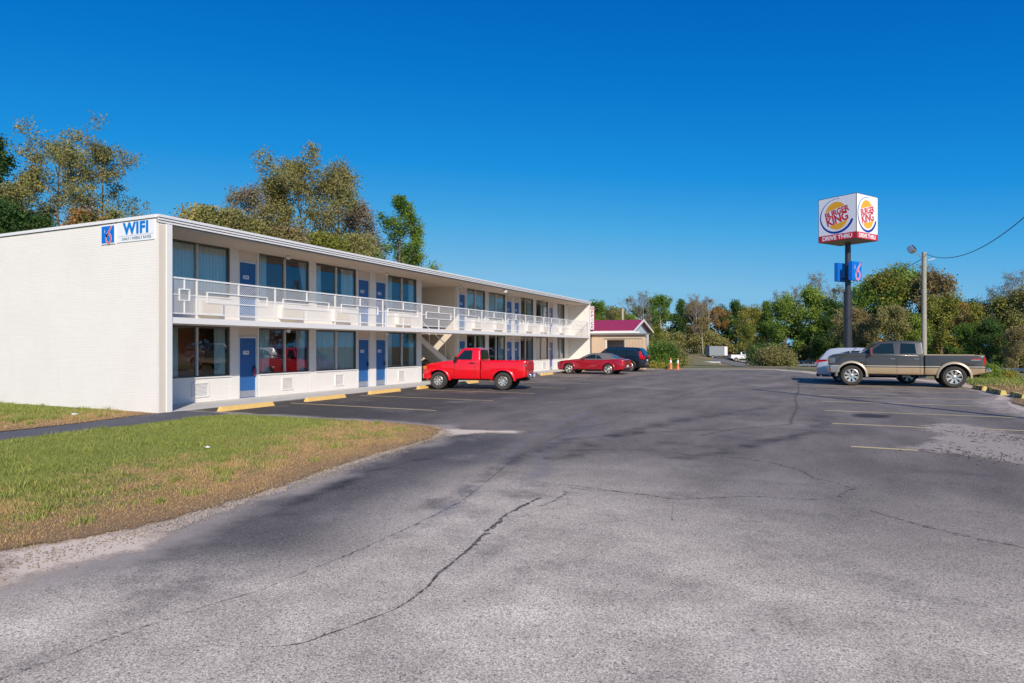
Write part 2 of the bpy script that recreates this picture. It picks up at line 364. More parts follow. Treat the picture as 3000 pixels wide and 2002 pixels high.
c=mix(nt,math_(nt,'MULTIPLY',f2,.9),c,mix(nt,mid,(.062,.056,.055),(.12,.11,.104)))
# stains
st=mrange(nt,noise(nt,v,.5,6,.7),.52,.72); c=mix(nt,math_(nt,'MULTIPLY',st,.55),c,(.055,.05,.055))
st=mrange(nt,noise(nt,coords(nt,(1,1,1),rot=(0,0,R(50))),.33,5,.7),.52,.74); c=mix(nt,math_(nt,'MULTIPLY',st,.45),c,(.42,.36,.31))
# aggregate speckle
vo=N(nt,'ShaderNodeTexVoronoi'); vo.inputs['Scale'].default_value=130; L(nt,v,vo.inputs['Vector']); vb=N(nt,'ShaderNodeSeparateColor'); L(nt,vo.outputs['Color'],vb.inputs[0])
g1=noise(nt,v,60,3,.8); g2=noise(nt,v,38,4,.75)
gr=math_(nt,'ADD',math_(nt,'MULTIPLY',vb.outputs[0],.5),math_(nt,'ADD',math_(nt,'MULTIPLY',g1,.6),math_(nt,'MULTIPLY',g2,.5)))
spk=mrange(nt,gr,.5,1.1,.40,1.58,False)
hsv=N(nt,'ShaderNodeHueSaturation'); L(nt,c,hsv.inputs['Color']); L(nt,spk,hsv.inputs['Value']); c=hsv.outputs[0]
# dark pits and a few white chips
v2=N(nt,'ShaderNodeTexVoronoi'); v2.inputs['Scale'].default_value=26; L(nt,v,v2.inputs['Vector']); pb=N(nt,'ShaderNodeSeparateColor'); L(nt,v2.outputs['Color'],pb.inputs[0])
pit=math_(nt,'MULTIPLY',math_(nt,'LESS_THAN',v2.outputs['Distance'],.24),math_(nt,'GREATER_THAN',pb.outputs[1],.72)); c=mix(nt,math_(nt,'MULTIPLY',pit,.6),c,(.045,.042,.042))
ch=math_(nt,'MULTIPLY',math_(nt,'LESS_THAN',v2.outputs['Distance'],.17),math_(nt,'GREATER_THAN',pb.outputs[0],.955)); c=mix(nt,ch,c,(.55,.53,.50))
# dust by the open edges
du=math_(nt,'MULTIPLY',mrange(nt,math_(nt,'ADD',at.outputs['Fac'],math_(nt,'MULTIPLY',math_(nt,'SUBTRACT',mid,.5),1.2)),-.55,-.05),.8); c=mix(nt,du,c,(.42,.35,.29))
L(nt,c,b.inputs['Base Color']); b.inputs['Roughness'].default_value=.85; b.inputs['Specular IOR Level'].default_value=.3
alpha_edge(nt,b,v,.26,2.2,0.0,.05)
bump(nt,b,gr,.45,.006); M['asphalt']=m
sheet('parking_lot',LOT,0.0,M['asphalt'],.25,.5)
m,nt,b=nmat('path_asphalt'); v=coords(nt); c=mix(nt,noise(nt,v,1.2,5),(.075,.072,.08),(.135,.13,.135)); hsv=N(nt,'ShaderNodeHueSaturation'); L(nt,c,hsv.inputs['Color']); L(nt,mrange(nt,noise(nt,v,60,3,.8),.3,.7,.7,1.3),hsv.inputs['Value']); L(nt,hsv.outputs[0],b.inputs['Base Color']); b.inputs['Roughness'].default_value=.9
alpha_edge(nt,b,v,.06,3,0); M['pathm']=m
sheet('path',PATH,0.004,M['pathm'],.2,.3)
# lawn soil sheets
m,nt,b=nmat('lawn_thatch'); v=coords(nt); at=N(nt,'ShaderNodeAttribute',attribute_name='dry'); n=noise(nt,v,.7,5,.6); n2=noise(nt,v,28,4,.75); n4=noise(nt,v,3.3,4,.6)
gr_=mix(nt,n2,(.075,.10,.015),(.18,.20,.045)); br_=mix(nt,n2,(.19,.105,.04),(.40,.25,.12))
q=math_(nt,'ADD',math_(nt,'MULTIPLY',math_(nt,'SUBTRACT',n,.5),8.0),math_(nt,'MULTIPLY',math_(nt,'SUBTRACT',n4,.5),5.5)); q=math_(nt,'ADD',q,at.outputs['Fac'])
c=mix(nt,mrange(nt,q,-3.5,-.7),gr_,br_); L(nt,c,b.inputs['Base Color']); b.inputs['Roughness'].default_value=.95
alpha_edge(nt,b,v,.22,3.5,0,.05); bump(nt,b,n2,.8,.03); M['lawn']=m
DRY1=LAWN[0:9]; DRY2=[(-15.75,-14),(-15.75,8),(-15.85,9.8),(-16.3,11.6)]; DRY3=LAWN3[1:9]
sheet('lawn',LAWN,0.012,M['lawn'],.22,.4,dry=DRY1); sheet('lawn',LAWN2,0.012,M['lawn'],.3,.4,dry=DRY2); sheet('lawn',LAWN3,0.02,M['lawn'],.6,.8,follow=True,dry=DRY3)
# sandy patches, stains
def patchmat(name,c1,c2,amp,sc,sp_=0,alpha=1.):
    m,nt,b=nmat(name); v=coords(nt); c=mix(nt,noise(nt,v,30,4,.75),c1,c2)
    if sp_:
        vo=N(nt,'ShaderNodeTexVoronoi'); vo.inputs['Scale'].default_value=14; L(nt,v,vo.inputs['Vector']); q=N(nt,'ShaderNodeSeparateColor'); L(nt,vo.outputs['Color'],q.inputs[0])
        k=math_(nt,'MULTIPLY',math_(nt,'GREATER_THAN',q.outputs[0],.80),mrange(nt,noise(nt,v,1.1,3),.45,.6)); c=mix(nt,k,c,(.07,.06,.055))
    L(nt,c,b.inputs['Base Color']); b.inputs['Roughness'].default_value=.95; alpha_edge(nt,b,v,amp,sc,0,.12)
    if alpha<1:
        l=b.inputs['Alpha'].links[0].from_socket; L(nt,math_(nt,'MULTIPLY',l,alpha),b.inputs['Alpha'])
    bump(nt,b,noise(nt,v,70,3),.4,.01); return m
M['sand']=patchmat('loose_sand_patch',(.36,.29,.235),(.56,.47,.39),.62,1.3,1,.85)
M['sand2']=patchmat('thin_sand_dusting',(.62,.49,.36),(.86,.70,.54),.35,2.5)
M['oil']=patchmat('dark_oil_stain',(.03,.028,.03),(.05,.045,.05),.12,2.,0,.75)
M['tack']=patchmat('worn_tyre_patch',(.20,.19,.19),(.30,.28,.27),.5,1.2,0,.35)
SD='structure'
sheet('sand_patch',[(2.35,17.6),(3.0,18.3),(3.5,18.1),(3.9,16.6),(4.4,14.6),(4.6,12.9),(4.2,11.6),(3.2,12.3),(2.3,13.1),(1.5,13.4),(2.1,14.6),(2.4,16)],.004,M['sand'],.12,.7)
sheet('sand_patch',[(4.9,25.4),(5.7,27),(6.6,27),(6.3,21),(5.4,19.6),(5.1,21),(5.0,23.4)],.005,M['sand'],.2,.7)
sheet('sand_patch',dp([(1020,985),(1035,1000),(1110,994),(1190,994),(1195,990),(1080,987)]),.004,M['sand2'],.08,.25)
sheet('sand_patch',dp([(0,1268),(120,1248),(330,1215),(400,1228),(330,1258),(150,1300),(0,1352)]),.003,M['sand2'],.05,.12)
sheet('oil_stain',dp([(1962,957),(1960,951),(1990,950),(2040,954),(2030,960),(1990,959)]),.004,M['oil'],.08,.25)
# yellow bay lines
m,nt,b=nmat('faded_yellow_line'); v=coords(nt); L(nt,mix(nt,noise(nt,v,9,3),(.62,.46,.18),(.78,.64,.36)),b.inputs['Base Color']); b.inputs['Roughness'].default_value=.85
L(nt,mrange(nt,noise(nt,coords(nt,(1.6,9,1)),1.7,6,.75),.30,.48,.38,.95),b.inputs['Alpha']); M['line']=m
mk=MB()
def ln(x0,x1,y,w=.125,s=0.):
    k=max(2,int((x1-x0)/.5)); 
    for i in range(k):
        a=x0+(x1-x0)*i/k; c=x0+(x1-x0)*(i+1)/k; ya=y+s*(a-x0); yc=y+s*(c-x0)
        mk.quad((a,ya-w/2,.0045),(c,yc-w/2,.0045),(c,yc+w/2,.0045),(a,ya+w/2,.0045))
for y in (15.8,19.33,22.9,26.4,29.9,33.5,37.0,40.7,44.3,47.6): ln(-15.2,-9.65,y,.10,-.02 if y<17 else 0)
for y,a,c in ((13.3,.7,1.75),(17.08,.5,2.5),(17.35,3.5,5.6),(20.42,.4,5.),(23.82,.4,4.9),(26.6,.3,5.6),(30.3,.3,5.9),(33.3,.2,6),(36.6,.2,6),(40.,.2,5)): ln(a,c,y)
tag(mk.build('bay_markings',M['line']),kind='structure')
# cracks and joints as thin irregular strips
m,nt,b=nmat('crack_filler'); v=coords(nt); L(nt,mix(nt,noise(nt,v,25,4),(.032,.03,.032),(.085,.08,.08)),b.inputs['Base Color']); b.inputs['Roughness'].default_value=.9
L(nt,mrange(nt,noise(nt,v,16,6,.8),.40,.56,.05,.9),b.inputs['Alpha']); M['crack']=m
m2,nt,b=nmat('faint_pavement_joint'); v=coords(nt); L(nt,mix(nt,noise(nt,v,25,4),(.04,.036,.036),(.08,.07,.07)),b.inputs['Base Color']); b.inputs['Roughness'].default_value=.9
L(nt,mrange(nt,noise(nt,v,14,5,.75),.42,.62,.06,.62),b.inputs['Alpha']); M['joint']=m2
def strip(pts,w,mat,name,z=.004,jit=.55,seed=1,step=.06):
    rg=random.Random(seed); P=[]
    for i in range(len(pts)-1):
        a=Vector(pts[i]); c=Vector(pts[i+1]); k=max(1,int((c-a).length/step))
        for j in range(k): P.append(a.lerp(c,j/k))
    P.append(Vector(pts[-1])); o=[]
    for _ in range(2): P=[P[0]]+[(P[i-1]+P[i]*2+P[i+1])/4 for i in range(1,len(P)-1)]+[P[-1]]
    n=len(P); wl=w if isinstance(w,(list,tuple)) else [w,w]; mb=MB(); ph=rg.random()*9
    for i,p in enumerate(P):
        d=(P[min(i+1,n-1)]-P[max(i-1,0)]).normalized(); q=Vector((-d.y,d.x)); t=i/(n-1)*(len(wl)-1); k=min(int(t),len(wl)-2); ww=wl[k]+(wl[k+1]-wl[k])*(t-k)
        ww*=1+jit*rg.uniform(-1,1); off=.6*ww*math.sin(i*.05+ph)+ww*.22*rg.uniform(-1,1)
        a=p+q*(off+ww*.75); m_=p+q*off; c=p+q*(off-ww*.75); o+=[(a.x,a.y,z),(m_.x,m_.y,z),(c.x,c.y,z)]
    mb.v=o; mb.f=[(3*i+j,3*i+j+1,3*i+j+4,3*i+j+3) for i in range(n-1) for j in (0,1)]
    ob=mb.build(name,mat); ac=np.tile([0,1,0],n).astype(float); ac[:3]*=.0; ac[-3:]*=.0; add_attr(ob.data,'ac',ac); return tag(ob,kind='structure')
def softstrip(m,lo=.05,hi=.6):
    nt=m.node_tree; b=nt.nodes['Principled BSDF']; l=b.inputs['Alpha'].links[0].from_socket; at=N(nt,'ShaderNodeAttribute',attribute_name='ac'); L(nt,math_(nt,'MULTIPLY',l,mrange(nt,at.outputs['Fac'],lo,hi)),b.inputs['Alpha'])
softstrip(M['crack'],.1,.5); softstrip(M['joint'],.0,.9)
m2,nt,b=nmat('dark_tyre_sweep'); v=coords(nt); b.inputs['Base Color'].default_value=(.04,.035,.037,1); b.inputs['Roughness'].default_value=.8
L(nt,mrange(nt,noise(nt,v,1.5,5,.7),.35,.65,.02,.32),b.inputs['Alpha']); M['sweep']=m2; softstrip(m2,0,1)
m2,nt,b=nmat('pale_polished_sweep'); v=coords(nt); b.inputs['Base Color'].default_value=(.36,.33,.33,1); b.inputs['Roughness'].default_value=.8
L(nt,mrange(nt,noise(nt,v,1.5,5,.7),.35,.65,.05,.45),b.inputs['Alpha']); M['pale']=m2; softstrip(m2,0,1)
for k_,(pts_,w_,mt_) in enumerate([([(1000,1175),(1100,1100),(1190,1040),(1300,1005),(1480,990),(1650,985)],.35,'sweep'),([(1500,1010),(1650,1020),(1760,1012),(1860,985),(1920,955)],.5,'sweep'),([(1560,1060),(1680,1040),(1760,1015),(1850,990)],.4,'sweep'),([(1130,1080),(1170,1020),(1280,965),(1400,940)],.35,'pale'),([(1180,1120),(1210,1050),(1300,990),(1390,960)],.4,'pale'),([(1350,975),(1385,985),(1400,1000)],.8,'pale'),([(800,1130),(900,1060),(1020,1010),(1150,985)],.45,'sweep'),([(1300,1060),(1420,1010),(1600,960),(1760,930)],.5,'sweep'),([(640,1190),(760,1130),(900,1080),(1060,1040)],.3,'sweep'),([(900,1240),(1020,1180),(1130,1100)],.3,'pale')]):
    strip(dp(pts_),w_,M[mt_],'tyre_mark',z=.0035,jit=.1,seed=60+k_,step=.15)
strip(dp([(562,1490),(590,1484),(600,1488),(640,1487),(700,1478),(740,1462),(800,1440),(860,1418),(905,1402),(940,1380),(985,1345),(1000,1320),(1040,1290),(1090,1245),(1110,1220),(1160,1180),(1200,1160),(1240,1142)]),[.006,.018,.012,.02,.03,.05,.035,.04,.05],M['crack'],'pavement_crack',seed=2)
strip(dp([(1238,1165),(1280,1150),(1305,1130),(1290,1125)]),.05,M['joint'],'pavement_crack',seed=3)
strip(dp([(-20,1568),(60,1540),(160,1505),(250,1468),(350,1435),(480,1390),(600,1355),(700,1312),(800,1272),(900,1228),(1000,1180),(1060,1150),(1120,1105),(1180,1055),(1240,1020),(1320,985),(1400,970),(1480,940),(1560,912),(1630,890),(1690,868)]),[.022,.03,.022,.03,.04,.05,.05,.06,.07],M['joint'],'pavement_joint',seed=4)
strip(dp([(1215,1104),(1270,1110),(1330,1118),(1400,1127),(1480,1137),(1545,1147),(1620,1146),(1720,1140),(1800,1145),(1890,1149)]),[.03,.05,.05,.04,.03],M['joint'],'pavement_joint',seed=5)
strip(dp([(1290,1118),(1350,1127),(1430,1131),(1500,1139)]),.03,M['joint'],'pavement_joint',seed=6)
strip(dp([(1545,1148),(1545,1170),(1540,1185),(1548,1200)]),.012,M['joint'],'pavement_joint',seed=7)
strip(dp([(1620,1045),(1700,1052),(1780,1065),(1840,1080),(1870,1098),(1925,1110),(1960,1122)]),[.04,.05,.05,.03],M['joint'],'pavement_joint',seed=8)
strip(dp([(1915,1142),(1935,1130),(1955,1118)]),.05,M['joint'],'pavement_crack',seed=9)
strip(dp([(1990,1170),(2060,1190),(2150,1215),(2250,1238),(2370,1262)]),[.04,.07,.06],M['joint'],'pavement_joint',seed=10)
strip(dp([(1260,1034),(1400,1032),(1560,1031)]),.06,M['joint'],'pavement_joint',seed=11)
strip(dp([(1600,1000),(1680,985),(1820,975),(1830,900),(1838,870)]),.08,M['joint'],'pavement_joint',seed=12)
strip(dp([(2040,1105),(2130,1108),(2250,1113)]),.03,M['joint'],'pavement_joint',seed=13)
# tyre marks
m2,nt,b=nmat('pale_tyre_scuff'); v=coords(nt); b.inputs['Base Color'].default_value=(.33,.31,.32,1); b.inputs['Roughness'].default_value=.9
L(nt,mrange(nt,noise(nt,v,20,5,.7),.45,.7,.0,.4),b.inputs['Alpha']); M['scuff']=m2
for k in range(4):
    strip(dp([(872+k*9,1205-k*3),(880+k*9,1170-k*3),(900+k*9,1140-k*3),(935+k*9,1110-k*3),(985+k*9,1080-k*2)]),.022,M['scuff'],'tyre_mark',z=.0045,seed=20+k)
for k in range(3):
    strip(dp([(1170+k*14,1120),(1172+k*14,1090),(1195+k*14,1060),(1230+k*14,1035)]),.03,M['scuff'],'tyre_mark',z=.0045,seed=30+k)
# grass blades
def blades(name,poly,n,seed,hmin,hmax,wd,z,near=None,follow=False,label=None,dry=None):
    rg=np.random.default_rng(seed); A=np.array(poly); out=[]
    lo,hi=A.min(0),A.max(0)
    if near: lo=np.maximum(lo,near[0]); hi=np.minimum(hi,near[1])
    P=rg.uniform(lo,hi,(n,2)); s=sdist(P,poly); k=(s<.10+.12*rg.standard_normal(n)); P=P[k]; s=s[k]
    dens=.5+.25*noise1(P[:,0],P[:,1]); keep=rg.random(len(P))<np.clip(.55+dens*.5,0,1)*np.clip(.35-s*1.2,.25,1); P=P[keep]; s=s[keep]; n=len(P)
    dd_=-pdist(P,dry); tall=np.clip(noise1(P[:,0]*.8+3,P[:,1]*.8)-.5,0,1)
    h=rg.uniform(hmin,hmax,n)*(1+1.1*tall)*np.clip(.42-(dd_+.3)*.34,.42,1); a=rg.uniform(0,2*np.pi,n); w=wd*rg.uniform(.6,1.4,n)
    ln_=rg.uniform(.2,1.1,n)*h; d=rg.uniform(0,2*np.pi,n)
    z0=np.full(n,z)+(terr(P[:,0],P[:,1]) if follow else 0)
    ca,sa=np.cos(a)*w/2,np.sin(a)*w/2
    V=np.empty((n,3,3)); V[:,0]=np.stack([P[:,0]-ca,P[:,1]-sa,z0-.004],1); V[:,1]=np.stack([P[:,0]+ca,P[:,1]+sa,z0-.004],1)
    V[:,2]=np.stack([P[:,0]+np.cos(d)*ln_,P[:,1]+np.sin(d)*ln_,z0+h],1)
    me=bpy.data.meshes.new(name); me.from_pydata(V.reshape(-1,3),[],np.arange(3*n).reshape(-1,3)); me.update(); add_attr(me,'dry',np.repeat(dd_,3)); add_attr(me,'rnd',np.repeat(rg.random(n),3))
    o=link(name,me,M['blade']); return tag(o,label,'grass',kind='stuff')
TUFT=1
m,nt,b=nmat('grass_blades'); v=coords(nt); at=N(nt,'ShaderNodeAttribute',attribute_name='dry'); rn=N(nt,'ShaderNodeAttribute',attribute_name='rnd'); n=noise(nt,v,.7,5,.6); n4=noise(nt,v,3.3,4,.6)
gr_=mix(nt,rn.outputs['Fac'],(.125,.175,.024),(.38,.39,.10)); br_=mix(nt,rn.outputs['Fac'],(.30,.175,.065),(.68,.47,.22))
q=math_(nt,'ADD',math_(nt,'MULTIPLY',math_(nt,'SUBTRACT',n,.5),6.0),math_(nt,'MULTIPLY',math_(nt,'SUBTRACT',n4,.5),5.5)); q=math_(nt,'ADD',q,at.outputs['Fac']); q=math_(nt,'ADD',q,math_(nt,'MULTIPLY',math_(nt,'SUBTRACT',rn.outputs['Fac'],.5),.9))
L(nt,mix(nt,mrange(nt,q,-3.5,-.7),gr_,br_),b.inputs['Base Color']); b.inputs['Roughness'].default_value=.7; b.inputs['Specular IOR Level'].default_value=.25; M['blade']=m
blades('grass',LAWN,470000,1,.012,.038,.0065,.012,((-14.6,2.4),(-5.9,13)),dry=DRY1,label='short patchy green and brown grass between the path and the drive')
blades('grass',LAWN2,150000,2,.02,.055,.010,.012,((-27,5),(-15.6,12)),dry=DRY2,label='green grass at the foot of the white brick end wall')
blades('grass',LAWN3,90000,3,.03,.09,.03,.02,((5.8,17),(22,48)),follow=True,dry=DRY3,label='rough green grass beyond the yellow parking blocks')

def tufts(name,poly,n,seed,near,label,dry,hh=(.05,.13)):
    rg=np.random.default_rng(seed); lo,hi=np.array(near[0]),np.array(near[1]); P=rg.uniform(lo,hi,(n*4,2)); s=sdist(P,poly); P=P[(s<-.15)&(pdist(P,dry)>.5)][:n]; m_=70
    k=np.repeat(np.arange(len(P)),m_); r=rg.uniform(.03,.13,len(P))[k]; Q=P[k]+rg.standard_normal((len(k),2))*r[:,None]; h=rg.uniform(*hh,len(k))*rg.uniform(.6,1.2,len(P))[k]; a=rg.uniform(0,6.28,len(k)); d=rg.uniform(0,6.28,len(k)); w=.005
    V=np.empty((len(k),3,3)); V[:,0]=np.stack([Q[:,0]-np.cos(a)*w,Q[:,1]-np.sin(a)*w,np.full(len(k),.008)],1); V[:,1]=np.stack([Q[:,0]+np.cos(a)*w,Q[:,1]+np.sin(a)*w,np.full(len(k),.008)],1); V[:,2]=np.stack([Q[:,0]+np.cos(d)*h*.5,Q[:,1]+np.sin(d)*h*.5,.012+h],1)
    me=bpy.data.meshes.new(name); me.from_pydata(V.reshape(-1,3),[],np.arange(3*len(k)).reshape(-1,3)); me.update(); add_attr(me,'dry',np.full(3*len(k),-4.)); add_attr(me,'rnd',np.repeat(rg.random(len(k)),3)); return tag(link(name,me,M['blade']),label,'grass',kind='stuff')
tufts('grass_tufts',LAWN,150,7,((-14.2,3),(-6.2,12.5)),'scattered taller green grass tufts in the front lawn',DRY1)
tufts('grass_tufts',LAWN2,110,8,((-26,7),(-16,11.85)),'taller weed tufts along the foot of the end wall',DRY2,(.06,.17))

def gravel(name,line,n,seed,spread,smin,smax,label):
    rg=np.random.default_rng(seed); P=np.array(line,float); seg=np.hypot(*np.diff(P,axis=0).T); cum=np.concatenate([[0],np.cumsum(seg)]); u=rg.uniform(0,cum[-1],n)
    x=np.interp(u,cum,P[:,0])+rg.normal(0,spread,n); y=np.interp(u,cum,P[:,1])+rg.normal(0,spread,n); s_=rg.uniform(smin,smax,n)*rg.uniform(.5,1.,n)
    base=np.array([(1,1,1),(1,-1,-1),(-1,1,-1),(-1,-1,1)],float)*.5; V=base[None]*rg.uniform(.5,1.2,(n,4,3))*s_[:,None,None]; a=rg.uniform(0,6.28,n); c,q=np.cos(a)[:,None],np.sin(a)[:,None]
    W=V.copy(); W[:,:,0]=V[:,:,0]*c-V[:,:,1]*q+x[:,None]; W[:,:,1]=V[:,:,0]*q+V[:,:,1]*c+y[:,None]; W[:,:,2]=V[:,:,2]+s_[:,None]*.3+.004
    f=np.array([(0,1,2),(0,2,3),(0,3,1),(1,3,2)]); F=(np.arange(n)[:,None,None]*4+f[None]).reshape(-1,3)
    me=bpy.data.meshes.new(name); me.from_pydata(W.reshape(-1,3),[],F); me.update(); return tag(link(name,me,M['pebble']),label,'gravel',kind='stuff')
M['pebble']=simple('grey_gravel',(.30,.255,.20),.9,var=.5,scale=40); M['crumb']=simple('asphalt_crumbs',(.13,.115,.10),.9,var=.6,scale=30)
gravel('gravel',[(-6.2,2.4),(-6.0,4.1),(-6.05,5.0),(-6.35,7),(-6.7,9.5),(-7.0,11.6)],5200,5,.16,.006,.022,'loose gravel along the sandy edge of the drive')
gravel('gravel',[(2.1,13.3),(3,12.9),(4,12.6),(4.2,14.5),(3.2,16.5)],1500,6,.38,.010,.032,'broken asphalt crumbs in the sandy patch at the right').data.materials[0]=M['crumb']
# ---------------------------------------------------------------- lettering helpers
def text(s_,size,mat,parent,loc,rot,name='lettering',off=0.,ext=.004,sx=1.,shear=0.,align='CENTER',sp_=1.):
    cu=bpy.data.curves.new(name,'FONT'); cu.body=s_; cu.size=size; cu.offset=off; cu.extrude=ext; cu.align_x=align; cu.align_y='CENTER'; cu.shear=shear; cu.space_character=sp_
    t=bpy.data.objects.new(name,cu); C.objects.link(t); dg=bpy.context.evaluated_depsgraph_get(); me=bpy.data.meshes.new_from_object(t.evaluated_get(dg)); bpy.data.objects.remove(t)
    for v in me.vertices: v.co.x*=sx
    me.materials.clear(); o=link(name,me,mat,parent); o.location=loc; o.rotation_euler=rot; return o
def stroke(pts,w,z,closed=False):
    n=len(pts); V=[];F=[]
    for i,p in enumerate(pts):
        a=Vector(pts[(i-1)%n] if closed or i else pts[0]); c=Vector(pts[(i+1)%n] if closed or i<n-1 else pts[-1]); d=(c-a).normalized(); q=Vector((-d.y,d.x))*((w[i] if isinstance(w,list) else w)/2); p=Vector(p)
        V+=[(*(p+q),z),(*(p-q),z)]
    for i in range(n if closed else n-1): j=(i+1)%n; F.append((2*i,2*i+1,2*j+1,2*j))
    return V,F
def flat(name,V,F,mat,parent,loc,rot):
    me=bpy.data.meshes.new(name); me.from_pydata(V,[],F); me.update(); o=link(name,me,mat,parent); o.location=loc; o.rotation_euler=rot; return o
def six(parent,h,loc,rot,matr,mate,one=True,mat1=None):
    def pts():
        P=[(.30,.98),(.22,.86),(.10,.72),(-.03,.58),(-.14,.43)]
        for k in range(0,33):
            t=math.pi*(.86)+2*math.pi*k/32; P.append((.03+.215*math.cos(t),.27+.26*math.sin(t)))
        return P
    P=[(x*h,y*h) for x,y in pts()]
    V,F=stroke(P,.125*h,.003); flat('numeral_outline',V,F,mate,parent,loc,rot)
    V,F=stroke(P,.080*h,.006); flat('numeral',V,F,matr,parent,loc,rot)
    if one:
        V,F=stroke([(-.33*h,.66*h),(-.29*h,.86*h),(-.29*h,.60*h)],.025*h,.005); flat('small_numeral',V,F,mat1,parent,loc,rot)
# ---------------------------------------------------------------- the motel
XW=-18.0; XF=-16.25; Y0=11.87; Y1=50.25; XB=-30.0; ZR=5.45
mot=empty('motel_building',(XF,Y0,0),0,'long two storey white brick motel with blue doors and a white balcony','motel')
# walls: end wall (brick) with returned wing
box('end_wall',XB,XF+.02,Y0,Y0+.25,0,5.38,M['brick_y'],mot)
box('end_wall',XB,XF+.02,Y1-.25,Y1,0,5.25,simple('far_wing_paint',(.78,.75,.70),.75,var=.06,bmp=.2,bscale=30),mot)
box('wing_post',XF-.02,XF+.06,Y0+.252,Y0+.42,0,5.24,M['white'],mot)
box('wing_end_strip',XF+.021,XF+.03,Y0+.03,Y0+.235,.0,5.2,M['cream'],mot)
o=box('back_wall',XB,XB+.2,Y0+.252,Y1-.252,0,5.2,M['brick_y'],mot)
# facade: openings
DOORS=[(16.22,17.06),(22.72,23.56),(23.98,24.82),(31.68,32.48),(38.0,38.86),(39.22,40.06),(45.62,46.42)]
WINS=[(13.22,15.86,14.58),(17.14,19.70,18.42),(20.08,22.62,21.33),(24.92,27.38,26.12),(32.62,34.95,33.72),(35.42,37.82,36.5),(40.24,42.50,41.15),(43.02,45.38,44.1),(47.3,49.0,47.95)]
PIL=[(15.86,16.22),(19.70,20.08),(27.38,27.82),(34.95,35.42),(42.5,43.02)]
POSTS_=[(23.56,23.98),(38.86,39.22),(31.5,31.68),(46.42,47.3),(12.12,13.22),(49.0,50.0)]
for z0,wy0,wy1 in ((0.0,0,28),(2.66,0,28),(0.0,28,60),(2.66,28,60)):
    w=MB(); inn=lambda L_:[q for q in L_ if wy0<=q[0]<wy1]
    top=2.5 if z0==0 else 5.2
    for a,c,mm in inn(WINS): w.box(XW-.18,XW,a-.001,c+.001,z0,z0+.83)
    for a,c in inn(PIL+POSTS_): w.box(XW-.18,XW+.004,a,c,z0,top)
    for (a,c) in inn(DOORS): box('door_transom',XW-.12,XW-.03,a+.001,c-.001,z0+2.191,top,M['cream'],mot)
    gaps=[(17.06,17.14),(22.62,22.72),(24.82,24.92),(32.48,32.62),(37.82,38.0),(40.06,40.24),(45.38,45.62)]
    for a,c in inn(gaps): w.box(XW-.18,XW-.004,a+.0005,c-.0005,z0,top)
    w.build('brick_wall',M['brick_x'],mot)

# interior
it=MB()
it.box(XW-3.0,XW-2.9,12.2,27.6,2.65,5.2).box(XW-3.0,XW-2.9,31.9,49.9,2.65,5.2).box(XW-1.2,XW-1.1,12.2,27.6,0,2.5).box(XW-1.2,XW-1.1,31.9,49.9,0,2.5)
for y in (16.1,19.85,22.69,23.8,24.85,27.62,31.78,35.15,38.9,42.75,46.8): 
    it.box(XW-2.9,XW-.2,y-.03,y+.03,0,2.5); it.box(XW-2.9,XW-.2,y-.03,y+.03,2.7,5.2)
it.build('room_wall',M['int'],mot)
it=MB(); it.box(XW-4.1,XW-.2,12.2,27.6,-.02,.03).box(XW-4.1,XW-.2,31.9,49.9,-.02,.03).build('room_floor',M['carpet'],mot)
MB().box(XW-4.1,XW-.181,12.2,27.7,2.5,2.64).box(XW-4.1,XW-.181,31.6,49.9,2.5,2.64).build('upper_floor',M['intc'],mot)
# balcony slab (with the stair opening left out)
box('balcony_slab',XW-.18,XF+.0,Y0+.253,Y1-.253,2.502,2.652,M['cream'],mot)
box('balcony_fascia',XF+.001,XF+.03,Y0+.44,Y1-.26,2.49,2.662,M['white'],mot)
# roof : slab, soffit, gutter lines
box('soffit',XB+.2,XF-.03,Y0+.253,Y1-.253,5.2,5.24,M['soffit'],mot)
box('roof_deck',XB-.1,XF+.0,Y0+.05,Y1+.02,5.385,5.44,M['roofing'],mot)
rf=MB()
rf.box(XF-.02,XF+.10,Y0-.02,Y1+.04,5.395,5.47).box(XF-.02,XF+.075,Y0+.0,Y1+.03,5.325,5.375).box(XF-.02,XF+.05,Y0+.0,Y1+.02,5.255,5.305)
rf.box(XB-.1,XF-.021,Y0-.045,Y0+.04,5.382,5.47)
fa=rf.build('roof_trim',M['trim'],mot)
MB().box(XF-.03,XF+.03,Y0+.01,Y1-.01,5.245,5.43).box(XB-.1,XF-.03,Y0-.012,Y0+.03,5.362,5.383).build('trim_shadow_gap',M['trimdark'],fa)
box('sidewalk',XW-.1,XF+.03,Y0+.26,Y1-.26,-.05,.022,M['concrete'],mot)
